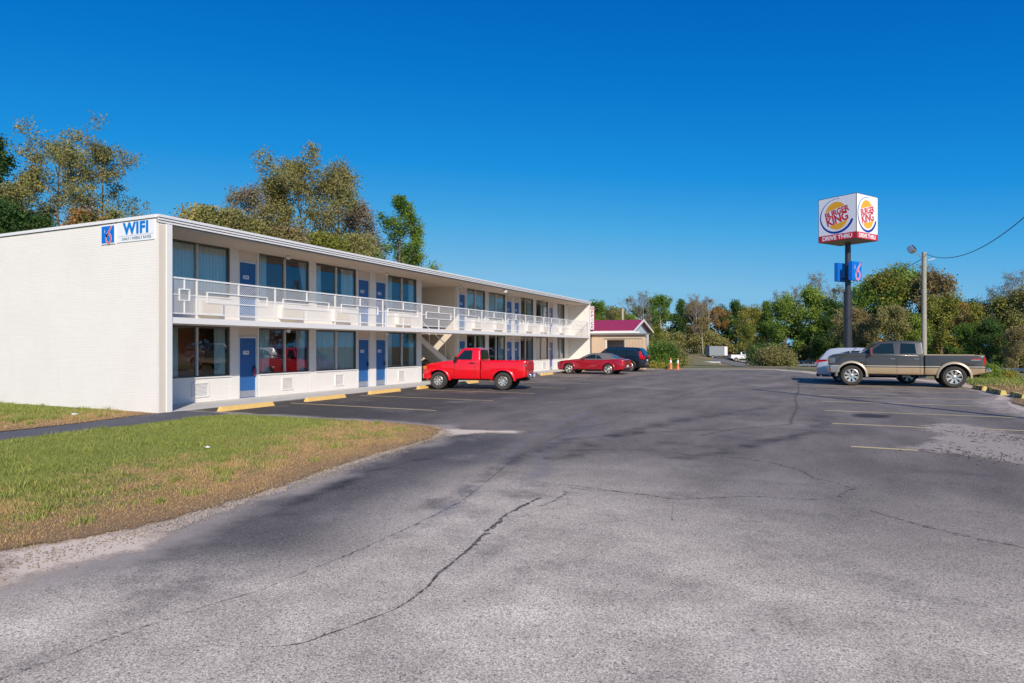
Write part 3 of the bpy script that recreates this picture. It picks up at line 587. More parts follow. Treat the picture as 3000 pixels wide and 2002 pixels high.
# doors
nums_lo=['114','112','110','109','107','105','103']; nums_up=['214','212','210','209','207','205','203']
def door(a,c,z0,num,mat):
    d=box('door',XW-.10,XW-.055,a+.05,c-.05,z0+.025,z0+2.12,mat,mot)
    fr=MB().box(XW-.12,XW+.006,a,a+.048,z0,z0+2.17).box(XW-.12,XW+.006,c-.048,c,z0,z0+2.17).box(XW-.12,XW+.006,a+.0485,c-.0485,z0+2.122,z0+2.19)
    fr.build('door_frame',M['dooframe'],d)
    box('kick_plate',XW-.055,XW-.05,a+.07,c-.07,z0+.05,z0+.27,M['kick'],d)
    ym=(a+c)/2-.05
    box('number_plate',XW-.055,XW-.048,ym-.125,ym+.125,z0+1.55,z0+1.68,M['signwhite'],d)
    text(num,.12,M['dooframe_dark'],d,(XW-.0475,ym,z0+1.615),(R(90),0,R(90)),'number',.004,.001)
    MB().box(XW-.054,XW-.02,c-.14,c-.08,z0+.95,z0+1.13).box(XW-.02,XW+.03,c-.125,c-.10,z0+1.0,z0+1.02).box(XW+.01,XW+.03,c-.22,c-.10,z0+1.0,z0+1.025).build('handle',M['black'],d)
    return d
M['dooframe_dark']=simple('number_ink',(.05,.08,.16),.6)
for (a,c),nl,nu in zip(DOORS,nums_lo,nums_up):
    pm=M['purple'] if a>45 else M['door']
    door(a,c,.0,nl,pm); door(a,c,2.66,nu,pm)
# hanging tag on the first lower door handle
d0=[o for o in mot.children if o.name.startswith('door') and 'transom' not in o.name][0]
MB().box(XW+.031,XW+.036,16.87,16.97,.80,1.05).build('hanging_tag',simple('red_tag',(.35,.05,.07),.6),d0)
# windows
rgc=random.Random(4)
def curtain(mb,a,c,z0,z1,flare=0.):
    n=max(6,int((c-a)/.03)); x=XW-.155; ph=rgc.random()*6; b0=len(mb.v)
    for i in range(n+1):
        t=i/n; y=a+(c-a)*t; u=.042*math.sin(y*48+ph)+.018*math.sin(y*113+ph)
        mb.v+=[(x+u,y+flare*(t if flare>0 else (t-1)),z0),(x+u*.6,y,z1)]
    for i in range(n): k=b0+2*i; mb.f.append((k,k+2,k+3,k+1))
def window(a,c,m_,z0,z1,cur):
    e=.0015
    fr=MB(); t=.045; x0,x1=XW-.11,XW-.03
    fr.box(x0,x1,a+e,a+t,z0,z1).box(x0,x1,c-t,c-e,z0,z1).box(x0,x1,a+t+e,c-t-e,z1-t,z1-.002).box(x0,x1,a+t+e,c-t-e,z0+.002,z0+t)
    w_=fr.build('window',M['alu'],mot)
    MB().box(x0-.01,x1+.02,m_-.03,m_+.03,z0+t+e,z1-t-e).build('mullion',M['alul'],w_)
    box('sill',XW-.02,XW+.035,a-.01,c+.01,z0-.035,z0+.004,M['white'],w_)
    g=MB(); X=XW-.075
    g.quad((X,a+t,z0+t),(X,m_-.03,z0+t),(X,m_-.03,z1-t),(X,a+t,z1-t)); g.quad((X,m_+.03,z0+t),(X,c-t,z0+t),(X,c-t,z1-t),(X,m_+.03,z1-t)); g.build('pane',M['glass'],w_,recalc=False)
    if cur:
        for p,q,fl in cur:
            cb=MB(); curtain(cb,p,q,z0+.02,z1-.06,fl); cb.build('curtain',M['curtain'],w_,sm=60)
LOC=[[(13.3,13.98,0),(15.32,15.8,0)],[(17.2,17.78,0),(19.15,19.62,0)],[(20.12,22.56,0)],[(24.98,25.45,0),(26.85,27.3,0)],[(34.3,34.9,0)],[(37.0,37.7,.1)],[(41.9,42.4,0)],[(43.1,44.0,0),(44.2,45.3,0)],[(47.4,48.6,0)]]
UPC=[[(13.25,15.8,0)],[(17.18,17.62,0),(19.25,19.65,-.35)],[(20.12,20.5,0),(21.75,22.55,0)],[(24.98,25.42,0),(26.9,27.3,0)],[(32.7,34.9,0)],[(35.5,37.75,0)],[(40.3,40.7,0),(41.6,42.4,0)],[(44.2,45.3,0)],[(47.4,48.3,0)]]
for i,(a,c,m_) in enumerate(WINS):
    window(a,c,m_,.83,2.5,LOC[i]); window(a,c,m_,3.49,5.2,UPC[i])
# air conditioners: flush grilles below, boxes above
def ac_low(y0,y1):
    b=MB().box(XW+.001,XW+.03,y0,y1,.18,.22).box(XW+.001,XW+.03,y0,y1,.62,.66).box(XW+.001,XW+.03,y0,y0+.03,.2205,.6195).box(XW+.001,XW+.03,y1-.03,y1,.2205,.6195)
    o=b.build('air_conditioner_grille',M['acmat'],mot); l=MB()
    for k in range(9): z=.245+.042*k; l.box(XW+.002,XW+.02,y0+.031,y1-.031,z,z+.018)
    l.build('louvre',M['acmat'],o)
for y0,y1 in ((14.35,14.98),(18.22,18.82),(21.2,21.76),(25.75,26.3),(33.4,34.),(36.3,36.9),(41.2,41.8),(44.2,44.9)): ac_low(y0,y1)
for y0,y1 in ((14.5,15.4),(18.05,19.15),(21.0,22.0),(25.5,26.6),(33.2,34.3),(36.0,37.1),(41.0,42.),(43.8,44.9),(47.8,48.7)):
    o=box('air_conditioner',XW+.006,XW+.20,y0,y1,2.86,3.38,M['acmat'],mot,bev=.01)
    MB().box(XW+.2005,XW+.21,y0+.08,y1-.08,2.95,3.30).build('grille',M['cream'],o)
# stair recess
YR0,YR1=27.82,31.5
rc=MB(); rc.box(-22.4,-22.2,YR0-.1,YR1+.1,0,5.2); rc.box(-22.2,XW-.181,YR0-.12,YR0-.0,0,5.2); rc.box(-22.2,XW-.181,YR1,YR1+.12,0,5.2)
rc.build('stairwell_wall',M['cream'],mot)
box('landing',-22.2,-18.85,YR0+.002,YR1-.002,2.5,2.65,M['cream'],mot)
st=MB(); nst=9
for k in range(nst):
    z=2.62-(k+1)*1.5/nst; y=YR0+.2+k*.31; st.box(-19.3,-18.45,y,y+.33,z-.16,z)
stair=st.build('stair',M['concrete'],mot)
MB().beam((-18.42,YR0+.1,2.42),(-18.42,YR1-.5,.98),.05,.30).beam((-19.33,YR0+.1,2.42),(-19.33,YR1-.5,.98),.05,.30).build('stringer',M['cream'],stair)
box('half_landing',-20.4,-18.4,YR1-.62,YR1-.01,1.0,1.1,M['concrete'],stair)
st2=MB()
for k in range(6): z=.17*(k+1); st2.box(-20.3,-19.45,YR1-.9-(5-k)*.29,YR1-.62-(5-k)*.29,z-.04,z)
st2.build('lower_step',M['dark'],stair)
MB().beam((-18.42,YR0+.1,3.4),(-18.42,YR1-.6,1.95),.035).beam((-18.42,YR1-.6,1.1),(-18.42,YR1-.6,1.95),.035).beam((-18.42,YR0+1.4,1.9),(-18.42,YR0+1.4,2.8),.03).build('handrail',M['whitemetal'],stair)
# railing
XR=-16.28
rl=MB().box(XR-.025,XR+.025,12.28,49.98,3.765,3.81).build('balcony_railing',M['whitemetal'],mot)
MB().box(XR-.018,XR+.018,12.28,49.98,2.765,2.795).build('bottom_rail',M['whitemetal'],rl)
mains=[12.3,13.15]+[13.17+3.0*k+.02 for k in range(1,13)]+[49.95]
def post(y,lo,hi): 
    b=MB()
    for p,q in ((lo,hi),) if not isinstance(lo,list) else lo: b.box(XR-.02,XR+.02,y-.022,y+.022,p,q)
    if lo<3: b.box(XR-.02,XR+.055,y-.022,y+.022,2.53,2.60)
    b.build('post',M['whitemetal'],rl)
for y in mains: post(y,2.6,3.764)
def frame(y0,y1,z0,z1,conn):
    b=MB(); t=.032
    b.box(XR-.012,XR+.028,y0,y0+t,z0,z1).box(XR-.012,XR+.028,y1-t,y1,z0,z1).box(XR-.012,XR+.028,y0+t,y1-t,z0,z0+t).box(XR-.012,XR+.028,y0+t,y1-t,z1-t,z1)
    for c in conn: b.box(XR-.012,XR+.022,*c)
    b.build('square_frame',M['whitemetal'],rl)
frame(12.56,12.92,3.14,3.49,[(12.322,12.559,3.30,3.33),(12.921,13.127,3.30,3.33),(12.725,12.755,3.491,3.764),(12.725,12.755,2.796,3.139)])
for i in range(1,len(mains)-1):
    a,c=mains[i],mains[i+1]
    if c-a<1.5: continue
    m_=(a+c)/2; frame(a+.34,c-.34,3.13,3.46,[(a+.0225,a+.339,3.285,3.315),(c-.339,c-.0225,3.285,3.315)])
    post(m_,2.6,3.129); post(m_,3.461,3.764)
# expanded-metal screen as real diamonds
mesh_=MB(); dy=.075; dz=.036; wv=.006; ya=12.32; nz=int((3.76-2.8)/dz); ny=int((49.9-ya)/dy)
V=[];F=[]
for r_ in range(nz):
    zc=2.80+r_*dz
    k=np.arange(ny+1); zz=zc+dz*((k+r_)%2); y=ya+k*dy*.5
    k=np.arange(int((49.9-ya)/(dy*.5))+1); zz=zc+dz*((k+r_)%2); y=ya+k*dy*.5
    n0=len(V); 
    for yy,z in zip(y,zz): V.append((XR,yy,z-.008)); V.append((XR,yy,z+.008))
    for i in range(len(k)-1): q=n0+2*i; F.append((q,q+2,q+3,q+1))
mesh_.v=V; mesh_.f=F
me=bpy.data.meshes.new('mesh_screen'); me.from_pydata(V,[],F); me.update(); link('mesh_screen',me,M['whitemetal'],rl)
# ceiling lights
M['globe']=simple('frosted_globe',(.75,.72,.66),.3)
def ball(r,k=10,h=6,cx=0,cy=0,cz=0,sz=1.):
    b=MB()
    for i in range(h+1):
        t=math.pi*i/h
        for j in range(k): a=2*math.pi*j/k; b.v.append((cx+r*math.sin(t)*math.cos(a),cy+r*math.sin(t)*math.sin(a),cz+r*sz*math.cos(t)))
    for i in range(h):
        for j in range(k): m_=(j+1)%k; b.f.append((i*k+j,i*k+m_,(i+1)*k+m_,(i+1)*k+j))
    return b
for zc,top in ((5.11,5.2),(2.41,2.5)):
    for y in (18.0,24.1,30.9,37.2,43.2,48.3):
        if zc<3 and 28<y<31.5: continue
        o=ball(.085,cx=XW+.55,cy=y,cz=zc,sz=.9).build('ceiling_lamp',M['globe'],mot,sm=60)
        MB().tube([(XW+.55,y,top-.001),(XW+.55,y,top-.03)],.06,8).build('lamp_base',M['alul'],o)
o=box('flood_lamp',XF-.25,XF-.05,34.3,34.5,5.02,5.19,M['white'],mot,bev=.02)
for ch in mot.children: ch.location=-mot.location
# wall sign
ws=empty('wall_sign',(-16.4,Y0,5.0),0,'wall sign with a red 6 on blue and WIFI in blue letters','sign')
box('blue_panel',-18.62,-18.0,Y0-.03,Y0-.003,4.78,5.33,M['signwhite'],ws)
box('blue_face',-18.59,-18.03,Y0-.034,Y0-.0305,4.81,5.30,M['blue6'],ws)
six(ws,.5,(-18.29,Y0-.035,4.80),(R(90),0,0),M['signred'],M['signwhite'],True,M['signwhite'])
box('white_banner',-17.93,-16.33,Y0-.022,Y0-.003,4.79,5.35,M['signwhite'],ws)
text('WIFI',.44,M['cyan'],ws,(-17.10,Y0-.024,5.145),(R(90),0,0),'lettering',.022,.002,1.10,sp_=1.12)
text('DAILY / WEEKLY RATES',.108,simple('grey_ink',(.12,.2,.27),.6),ws,(-17.08,Y0-.024,4.875),(R(90),0,0),'small_lettering',.002,.002,1.09)
box('rule_line',-17.86,-16.36,Y0-.025,Y0-.0225,4.955,4.963,M['kick'],ws)
for ch in ws.children: ch.location=ch.location-ws.location
# office blade sign
os_=empty('office_sign',(-16.0,Y1,3.2),0,'narrow vertical white OFFICE sign with pink edge on the far end wall','sign')
box('sign_board',XF+.065,XF+.36,Y1-.16,Y1-.08,3.19,5.08,M['signwhite'],os_); 
MB().box(XF+.361,XF+.385,Y1-.17,Y1-.07,3.19,5.08).build('edge_strip',M['pink'],os_)
MB().box(XF+.02,XF+.064,Y1-.17,Y1-.07,3.19,5.08).build('edge_strip',simple('mauve_edge',(.42,.25,.28),.6),os_)
for i,ch_ in enumerate('OFFICE'): text(ch_,.31,simple('dark_red_ink',(.16,.02,.035),.6),os_,(XF+.215,Y1-.163,4.90-i*.306),(R(90),0,0),'lettering',.012,.001,1.)
for ch in os_.children: ch.location=ch.location-os_.location
# ---------------------------------------------------------------- annex buildings
an=empty('storage_annex',(-14,50.4,0),0,'low tan flat roofed annex with a sliding door beside the motel','annex')
ay=50.45; ax0,ax1=-16.2,-11.75
m,nt,b=nmat('tan_ribbed_siding'); v=coords(nt); wv=N(nt,'ShaderNodeTexWave',bands_direction='X'); wv.inputs['Scale'].default_value=2.6; L(nt,v,wv.inputs['Vector']); L(nt,mix(nt,noise(nt,v,2,4),(.54,.39,.26),(.64,.47,.33)),b.inputs['Base Color']); b.inputs['Roughness'].default_value=.7; bump(nt,b,wv.outputs['Fac'],.6,.03); M['tanrib']=m
w=MB().box(ax0,-14.9,ay,ay+.12,0,2.75).box(-13.35,ax1,ay,ay+.12,0,2.75).box(-14.899,-13.351,ay,ay+.12,2.33,2.75).box(ax1-.12,ax1-.002,ay+.121,ay+.45,0,2.6)
w.build('wall',M['tan'],an); box('sliding_door',-13.4,-11.9,ay-.06,ay-.01,.05,2.40,M['tanrib'],an); box('inner_wall',ax0+.2,ax1-.2,ay+1.2,ay+1.3,0,2.6,simple('grey_inner_wall',(.42,.40,.39),.8),an)
box('door_track',-15.1,-12.0,ay-.075,ay-.005,2.42,2.47,M['trimdark'],an)
MB().box(-15.0,-14.9,ay-.02,ay-.001,0,2.38).box(-13.45,-13.4,ay-.02,ay-.001,0,2.38).build('door_jamb',M['white'],an)
MB().poly([(ax0,ay-.25,2.76),(ax1+.25,ay-.25,2.76),(ax1+.25,ay+.46,2.74),(ax0,ay+.46,2.74)]).poly([(ax0,ay-.25,2.86),(ax1+.25,ay-.25,2.86),(ax1+.25,ay+.46,2.84),(ax0,ay+.46,2.84)]).poly([(ax0,ay-.25,2.76),(ax1+.25,ay-.25,2.76),(ax1+.25,ay-.25,2.86),(ax0,ay-.25,2.86)]).poly([(ax1+.25,ay-.25,2.76),(ax1+.25,ay+.46,2.74),(ax1+.25,ay+.46,2.84),(ax1+.25,ay-.25,2.86)]).build('roof',M['trimdark'],an)
box('gutter',ax0,ax1-.4,ay-.3,ay-.255,2.87,3.0,M['white'],an)
for ch in an.children: ch.location=-an.location
hs_=empty('gabled_building',(-20,54,0),0,'pale blue sided building with a red metal gable roof behind the annex','building')
gx=-13.0; g0,g1,gm=50.9,56.9,53.7; ze=3.15; zr=4.0
m,nt,b=nmat('pale_blue_lap_siding'); v=coords(nt); wv=N(nt,'ShaderNodeTexWave',bands_direction='Z',wave_profile='SAW'); wv.inputs['Scale'].default_value=2.2; L(nt,v,wv.inputs['Vector']); L(nt,mix(nt,noise(nt,v,2,4),(.46,.54,.64),(.54,.61,.70)),b.inputs['Base Color']); b.inputs['Roughness'].default_value=.6; bump(nt,b,wv.outputs['Fac'],.5,.02); M['lap']=m
MB().poly([(gx,g0,0),(gx,g1,0),(gx,g1,ze),(gx,gm,zr),(gx,g0,ze)]).poly([(gx,g1,0),(-30,g1,0),(-30,g1,ze),(gx,g1,ze)]).poly([(-30,g0+2.6,0),(gx,g0+2.6,0),(gx,g0+2.6,ze),(-30,g0+2.6,ze)]).build('wall',M['lap'],hs_)
m,nt,b=nmat('red_standing_seam'); v=coords(nt); wv=N(nt,'ShaderNodeTexWave',bands_direction='X'); wv.inputs['Scale'].default_value=.8; L(nt,v,wv.inputs['Vector']); b.inputs['Base Color'].default_value=(.40,.022,.042,1); b.inputs['Roughness'].default_value=.35; bump(nt,b,wv.outputs['Fac'],.8,.04); M['seam']=m
rf=MB(); ya,yb=g0-.55,g1+.45; xo=gx+.35; sl0=zr-(gm-ya)*(zr-ze)/(gm-g0); sl1=zr-(yb-gm)*(zr-ze)/(g1-gm)
rf.poly([(xo,ya,sl0+.08),(xo,gm,zr+.08),(-32,gm,zr+.08),(-32,ya,sl0+.08)]).poly([(xo,yb,sl1+.08),(xo,gm,zr+.08),(-32,gm,zr+.08),(-32,yb,sl1+.08)]).poly([(xo-.01,ya,sl0),(xo-.01,gm,zr),(-32,gm,zr),(-32,ya,sl0)]).poly([(xo-.01,yb,sl1),(xo-.01,gm,zr),(-32,gm,zr),(-32,yb,sl1)])
r=rf.build('roof',M['seam'],hs_)
MB().beam((xo+.02,ya,sl0+.02),(xo+.02,gm,zr+.02),.05,.17).beam((xo+.02,gm,zr+.02),(xo+.02,yb,sl1+.02),.05,.17).beam((xo,ya-.02,sl0),(-32,ya-.02,sl0),.05,.16).build('fascia_board',M['white'],r)
box('corner_board',gx+.002,gx+.03,g1-.1,g1+.02,0,ze-.1,M['white'],hs_)
MB().tube([(gx+.15,ya+.1,sl0-.1),(gx+.1,g0-.1,2.9)],.05,6).build('downspout',M['white'],hs_)
for ch in hs_.children: ch.location=-hs_.location
# ---------------------------------------------------------------- pylon sign
px_,py_=gd(2484,46.4); gz=float(terr([px_],[py_])[0])
pole=empty('pylon_sign',(px_,py_,gz),0,'tall black steel pylon carrying a white cube burger restaurant sign','sign')
MB().tube([(0,0,-.3),(0,0,5.75-gz)],.275,20).build('lower_pole',M['polesteel'],pole,sm=50); MB().tube([(0,0,5.751-gz),(0,0,9.3-gz)],.195,20).build('upper_pole',M['polesteel'],pole,sm=50)
MB().tube([(0,0,5.65-gz),(0,0,5.80-gz)],.30,20).build('collar',M['polesteel'],pole,sm=50)
S=2.80; ztop=1.85+(1014-566.7)/1877*44.7; zb=1.85+(1014-698.4)/1877*44.7; SH=ztop-zb
# cube rotated so that its near vertical edge faces the camera
ang_l=math.atan2(-.645,1); # direction from the corner towards the left vanishing point, measured from camera forward
dl=Vector((-math.sin(YAW)*.84+math.cos(YAW)*-.542, math.cos(YAW)*.84+math.sin(YAW)*-.542)); dr=Vector((-math.sin(YAW)*.542+math.cos(YAW)*.84, math.cos(YAW)*.542+math.sin(YAW)*.84))
cr_=math.atan2(dr.y,dr.x)
cb=MB().box(-S/2,S/2,-S/2,S/2,0,SH).build('sign_cube',simple('dark_sign_frame',(.03,.03,.035),.5),pole); cb.location=(0,0,zb-gz); cb.rotation_euler=(0,0,cr_)
# the near corner is at local (-S/2,-S/2): left face normal -X, right face normal -Y
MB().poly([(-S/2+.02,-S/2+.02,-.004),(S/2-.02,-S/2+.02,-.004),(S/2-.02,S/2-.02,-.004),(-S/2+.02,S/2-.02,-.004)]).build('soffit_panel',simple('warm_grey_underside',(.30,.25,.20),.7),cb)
def bkface(rot,org):
    # face-local: x right, y up, z out ; origin bottom centre of face
    Mx=Matrix.Translation(org)@rot
    def put(o): o.matrix_basis=Mx@o.matrix_basis
    e=.035; bh=.145*SH; W2=S/2-e
    def rect(x0,x1,y0,y1,z,mat,nm): o=flat(nm,[(x0,y0,z),(x1,y0,z),(x1,y1,z),(x0,y1,z)],[(0,1,2,3)],mat,cb,(0,0,0),(0,0,0)); put(o)
    rect(-W2,W2,bh,SH-e,.004,M['signwhite'],'white_face'); rect(-W2,W2,e*.3,bh-.001,.004,M['signred'],'red_strip')
    o=text('DRIVE THRU',.40,M['signwhite'],cb,(0,bh*.47,.006),(0,0,0),'strip_lettering',.014,.001,.98); put(o)
    cx,cy=-.03,bh+(SH-bh)*.49; k=S/2.8
    tilt=R(13)
    # crescent
    pts=[];ww=[]
    for i in range(60):
        t=i/59; a=R(80)+t*R(262); rx=1.20; ry=1.20
        pts.append((cx+k*rx*math.cos(a),cy+k*ry*math.sin(a))); ww.append(k*(.03+.15*(math.sin(math.pi*min(1,t**1.25*.56+.0))**1.5) if t<.999 else .1))
    V,F=stroke(pts,ww,.006); o=flat('blue_crescent',V,F,M['signblue'],cb,(0,0,0),(0,0,0)); put(o)
    def bun(sign):
        V=[];n=24
        rx,ry=.84,1.0; c0=.50 if sign>0 else -.56
        y0=sign*abs(c0); a0=math.asin(abs(c0)/ry)
        for i in range(n+1):
            a=a0+(math.pi-2*a0)*i/n; x=rx*math.cos(a); y=ry*math.sin(a)*sign
            V.append((x,y))
        V=[(cx+k*(x*math.cos(tilt)-y*math.sin(tilt)),cy+k*(x*math.sin(tilt)+y*math.cos(tilt)),.008) for x,y in V]
        o=flat('orange_bun',V,[tuple(range(len(V)))],M['signorange'],cb,(0,0,0),(0,0,0)); put(o)
    bun(1); bun(-1)
    def tx(s_,sz,x,y,sxx): 
        o=text(s_,sz,M['signred'],cb,(cx+k*x,cy+k*y,.012),(0,0,tilt),'red_lettering',.027*sz,.001,sxx,sp_=.97); put(o)
    tx('BURGER',.58,.02,.24,.84); tx('KING',.82,.06,-.27,.84)
rotL=Matrix(((0,0,-1,0),(-1,0,0,0),(0,1,0,0),(0,0,0,1)))   # x-> -Y, y->Z, z-> -X
rotR=Matrix(((1,0,0,0),(0,0,-1,0),(0,1,0,0),(0,0,0,1)))    # x-> X, y->Z, z-> -Y
bkface(rotL,Vector((-S/2,0,0))); bkface(rotR,Vector((0,-S/2,0)))
# two flat blue cabinets flanking the pole
zc0=1.85+(1014-823.5)/1877*46.2; zc1=1.85+(1014-768.8)/1877*46.2; hh=zc1-zc0
for sg in (-1,1):
    c=box('blue_sign_cabinet',-.62,.62,-.14,.14,0,hh,M['blue6'],pole,bev=.02); c.rotation_euler=(0,0,cr_); off=Vector((0,sg*.52)); off.rotate(Matrix.Rotation(cr_,2)); c.location=(off.x,off.y,zc0-gz)
    if sg==-1: six(c,hh*.92,(.10,-.143,.05),(R(90),0,0),M['pink'],simple('pale_pink_edge',(.75,.5,.62),.5),True,M['signwhite'])
    br=MB().beam((0,sg*.1,.2-0),(0,-sg*.4,.2),.08).build('bracket',M['polesteel'],c)
# ---------------------------------------------------------------- utility pole, flood lamp and wires
ux,uy=6.2,44.8; ugz=float(terr([ux],[uy])[0]); ut=zpx(739.5,38.0)
up=empty('utility_pole',(ux,uy,ugz),0,'round weathered wooden utility pole rising behind the grey pickup','utility pole')
MB().tube([(0,0,-.3),(0,0,3.5-ugz),(0,0,ut-ugz)],[.155,.135,.12],12).build('pole',M['wood'],up,sm=50)
F_=Vector((-math.sin(YAW),math.cos(YAW),0)); R_=Vector((math.cos(YAW),math.sin(YAW),0))
def at(px,py,d): x,y=gd(px,d); return Vector((x,y,zpx(py,d)))
base=Vector((ux,uy,ugz)); a0=at(2701,757,37.9); a1=at(2692,747,37.8); a2=at(2680,744,37.6)
MB().tube([tuple(p-base) for p in (a0,a1,a2)],.025,6).build('arm',M['galv'],up,sm=50)
hd=at(2671,731,37.5)-base
fl=MB().box(-.18,.18,-.17,.17,-.21,.21).build('flood_lamp',M['galv'],up); fl.location=hd; fl.rotation_euler=(R(-35),R(18),YAW+R(25))
bm=bmesh.new(); bm.from_mesh(fl.data); bmesh.ops.bevel(bm,geom=bm.edges[:],offset=.05,segments=2,affect='EDGES'); bm.to_mesh(fl.data); bm.free()
MB().box(-.14,.14,-.18,-.171,-.16,.16).build('lens',simple('dark_lens',(.05,.05,.055),.15,coat=1.),fl)
MB().beam(tuple(a0+Vector((0,0,-.12))-base+R_*.35),tuple(a0-base+R_*.75+Vector((0,0,-.02))),.05).build('insulator',M['galv'],up)
p2=empty('utility_pole',(7.4,17.5,0),0,'wooden utility pole right of the frame throwing the long thin shadow','utility pole')
MB().tube([(0,0,-.2),(0,0,9.1)],[.14,.10],10).build('pole',M['wood'],p2,sm=50)
p3xy=gd(2405,158); p3g=float(terr([p3xy[0]],[p3xy[1]])[0]); p3=empty('utility_pole',(*p3xy,p3g),0,'distant wooden utility pole hidden among the trees left of the tall pylon','utility pole')
MB().tube([(0,0,-.2),(0,0,13.0-p3g)],[.14,.10],8).build('pole',M['wood'],p3,sm=50)
def wire(a,b,sag,label,r=.017,n=30):
    P=[]
    for i in range(n+1):
        t=i/n; p=Vector(a).lerp(Vector(b),t); p.z-=sag*4*t*(1-t); P.append(tuple(p))
    return tag(MB().tube(P,r,5).build('overhead_wire',M['wire'],None),label,'wire')
wire((ux+.1,uy-.1,ut-.13),(7.4,17.5,9.0),1.95,'black cable sagging from the utility pole to the right edge')
wire((ux-.1,uy+.1,ut-.38),(*p3xy,12.9),.9,'thin black cable running left from the pole to the trees',.02)
px4=gd(1824,66); g4=float(terr([px4[0]],[px4[1]])[0]); tp=empty('light_pole',(*px4,g4),0,'thin pale pole standing behind the red roofed building','pole')
MB().tube([(0,0,-.2),(0,0,zpx(903,66)-g4)],.10,8).build('pole',simple('pale_pole_paint',(.5,.45,.33),.8),tp,sm=50); MB().box(-.14,.14,-.14,.14,0,.1).build('cap',M['galv'],tp).location=(0,0,zpx(903,66)-g4)
# ---------------------------------------------------------------- vehicles
# local frame: x forward, rear axle at x=0, y left, z up
def arc(cx,cz,r,a0,a1,n=12): return [(cx+r*math.cos(R(a0+(a1-a0)*i/n)),cz+r*math.sin(R(a0+(a1-a0)*i/n))) for i in range(n+1)]
def shell(name,prof,hw,mat,parent,deform,bev=.05,cuts_x=(),cuts_z=(),cavity=None,segs=3,sm=40):
    bm=bmesh.new(); a=[bm.verts.new((x,-hw,z)) for x,z in prof]; f=bm.faces.new(a)
    r=bmesh.ops.extrude_face_region(bm,geom=[f]); vs=[g for g in r['geom'] if isinstance(g,bmesh.types.BMVert)]
    bmesh.ops.translate(bm,verts=vs,vec=(0,2*hw,0)); bmesh.ops.recalc_face_normals(bm,faces=bm.faces)
    es=[e for e in bm.edges if abs(e.verts[0].co.y-e.verts[1].co.y)<1e-4]
    bmesh.ops.bevel(bm,geom=es,offset=bev,segments=segs,affect='EDGES',profile=.5,clamp_overlap=True)
    for axis_,vals in ((0,cuts_x),(2,cuts_z)):
        for v in vals:
            co=[0,0,0]; co[axis_]=v; no=[0,0,0]; no[axis_]=1
            bmesh.ops.bisect_plane(bm,geom=bm.verts[:]+bm.edges[:]+bm.faces[:],plane_co=co,plane_no=no)
    bmesh.ops.bisect_plane(bm,geom=bm.verts[:]+bm.edges[:]+bm.faces[:],plane_co=(0,hw*.6,0),plane_no=(0,1,0)); bmesh.ops.bisect_plane(bm,geom=bm.verts[:]+bm.edges[:]+bm.faces[:],plane_co=(0,-hw*.6,0),plane_no=(0,1,0))
    me=bpy.data.meshes.new(name)
    if cavity:
        bm.to_mesh(me); o=bpy.data.objects.new('tmp',me); C.objects.link(o); cv=MB()
        cv.box(*cavity); oc=cv.build('tmpc',None); md=o.modifiers.new('b','BOOLEAN'); md.object=oc; md.operation='DIFFERENCE'; md.solver='EXACT'
        dg=bpy.context.evaluated_depsgraph_get(); me2=bpy.data.meshes.new_from_object(o.evaluated_get(dg)); bpy.data.objects.remove(o); bpy.data.objects.remove(oc); bm.free(); bm=bmesh.new(); bm.from_mesh(me2); me=bpy.data.meshes.new(name)
    for v in bm.verts: v.co=Vector(deform(*v.co))
    bmesh.ops.triangulate(bm,faces=[f for f in bm.faces if len(f.verts)>4]); bm.to_mesh(me); bm.free(); smooth(me,sm)
    return link(name,me,mat,parent)
def panel(name,poly,side,hw,deform,mat,parent,off=.006,thick=.012,sub=.12):
    """thin curved plate following the body side: polygon in x,z"""
    bm=bmesh.new(); a=[bm.verts.new((x,0,z)) for x,z in poly]; bm.faces.new(a)
    xs_=[p[0] for p in poly]; zs=[p[1] for p in poly]
    for ax,lo,hi in ((0,min(xs_),max(xs_)),(2,min(zs),max(zs))):
        k=int((hi-lo)/sub)
        for i in range(1,k+1):
            co=[0,0,0]; co[ax]=lo+(hi-lo)*i/(k+1); no=[0,0,0]; no[ax]=1
            bmesh.ops.bisect_plane(bm,geom=bm.verts[:]+bm.edges[:]+bm.faces[:],plane_co=co,plane_no=no)
    for v in bm.verts:
        x,y,z=deform(v.co.x,side*hw,v.co.z); v.co=Vector((x,y+side*off,z))
    r=bmesh.ops.extrude_face_region(bm,geom=bm.faces[:]); vs=[g for g in r['geom'] if isinstance(g,bmesh.types.BMVert)]
    bmesh.ops.translate(bm,verts=vs,vec=(0,-side*thick,0)); bmesh.ops.recalc_face_normals(bm,faces=bm.faces)
    me=bpy.data.meshes.new(name); bm.to_mesh(me); bm.free(); return link(name,me,mat,parent)
def slab(name,p0,p1,hw0,hw1,deform,mat,parent,off=.008,frac=(.86,.84)):
    """windscreen or rear glass between two profile points"""
    (x0,z0),(x1,z1)=p0,p1; d=Vector((x1-x0,0,z1-z0)); n=Vector((d.z,0,-d.x)).normalized()
    if n.z<0: n=-n
    mb=MB(); V=[]; ny=6
    for (x,z,h,f) in ((x0,z0,hw0,frac[0]),(x1,z1,hw1,frac[1])):
        for j in range(ny+1):
            y=-h*f+2*h*f*j/ny; xx,yy,zz=deform(x,y,z); V.append((xx+n.x*off,yy,zz+n.z*off))
    mb.v=V; mb.f=[(j,j+1,ny+2+j,ny+1+j) for j in range(ny)]
    return mb.build(name,mat,parent)
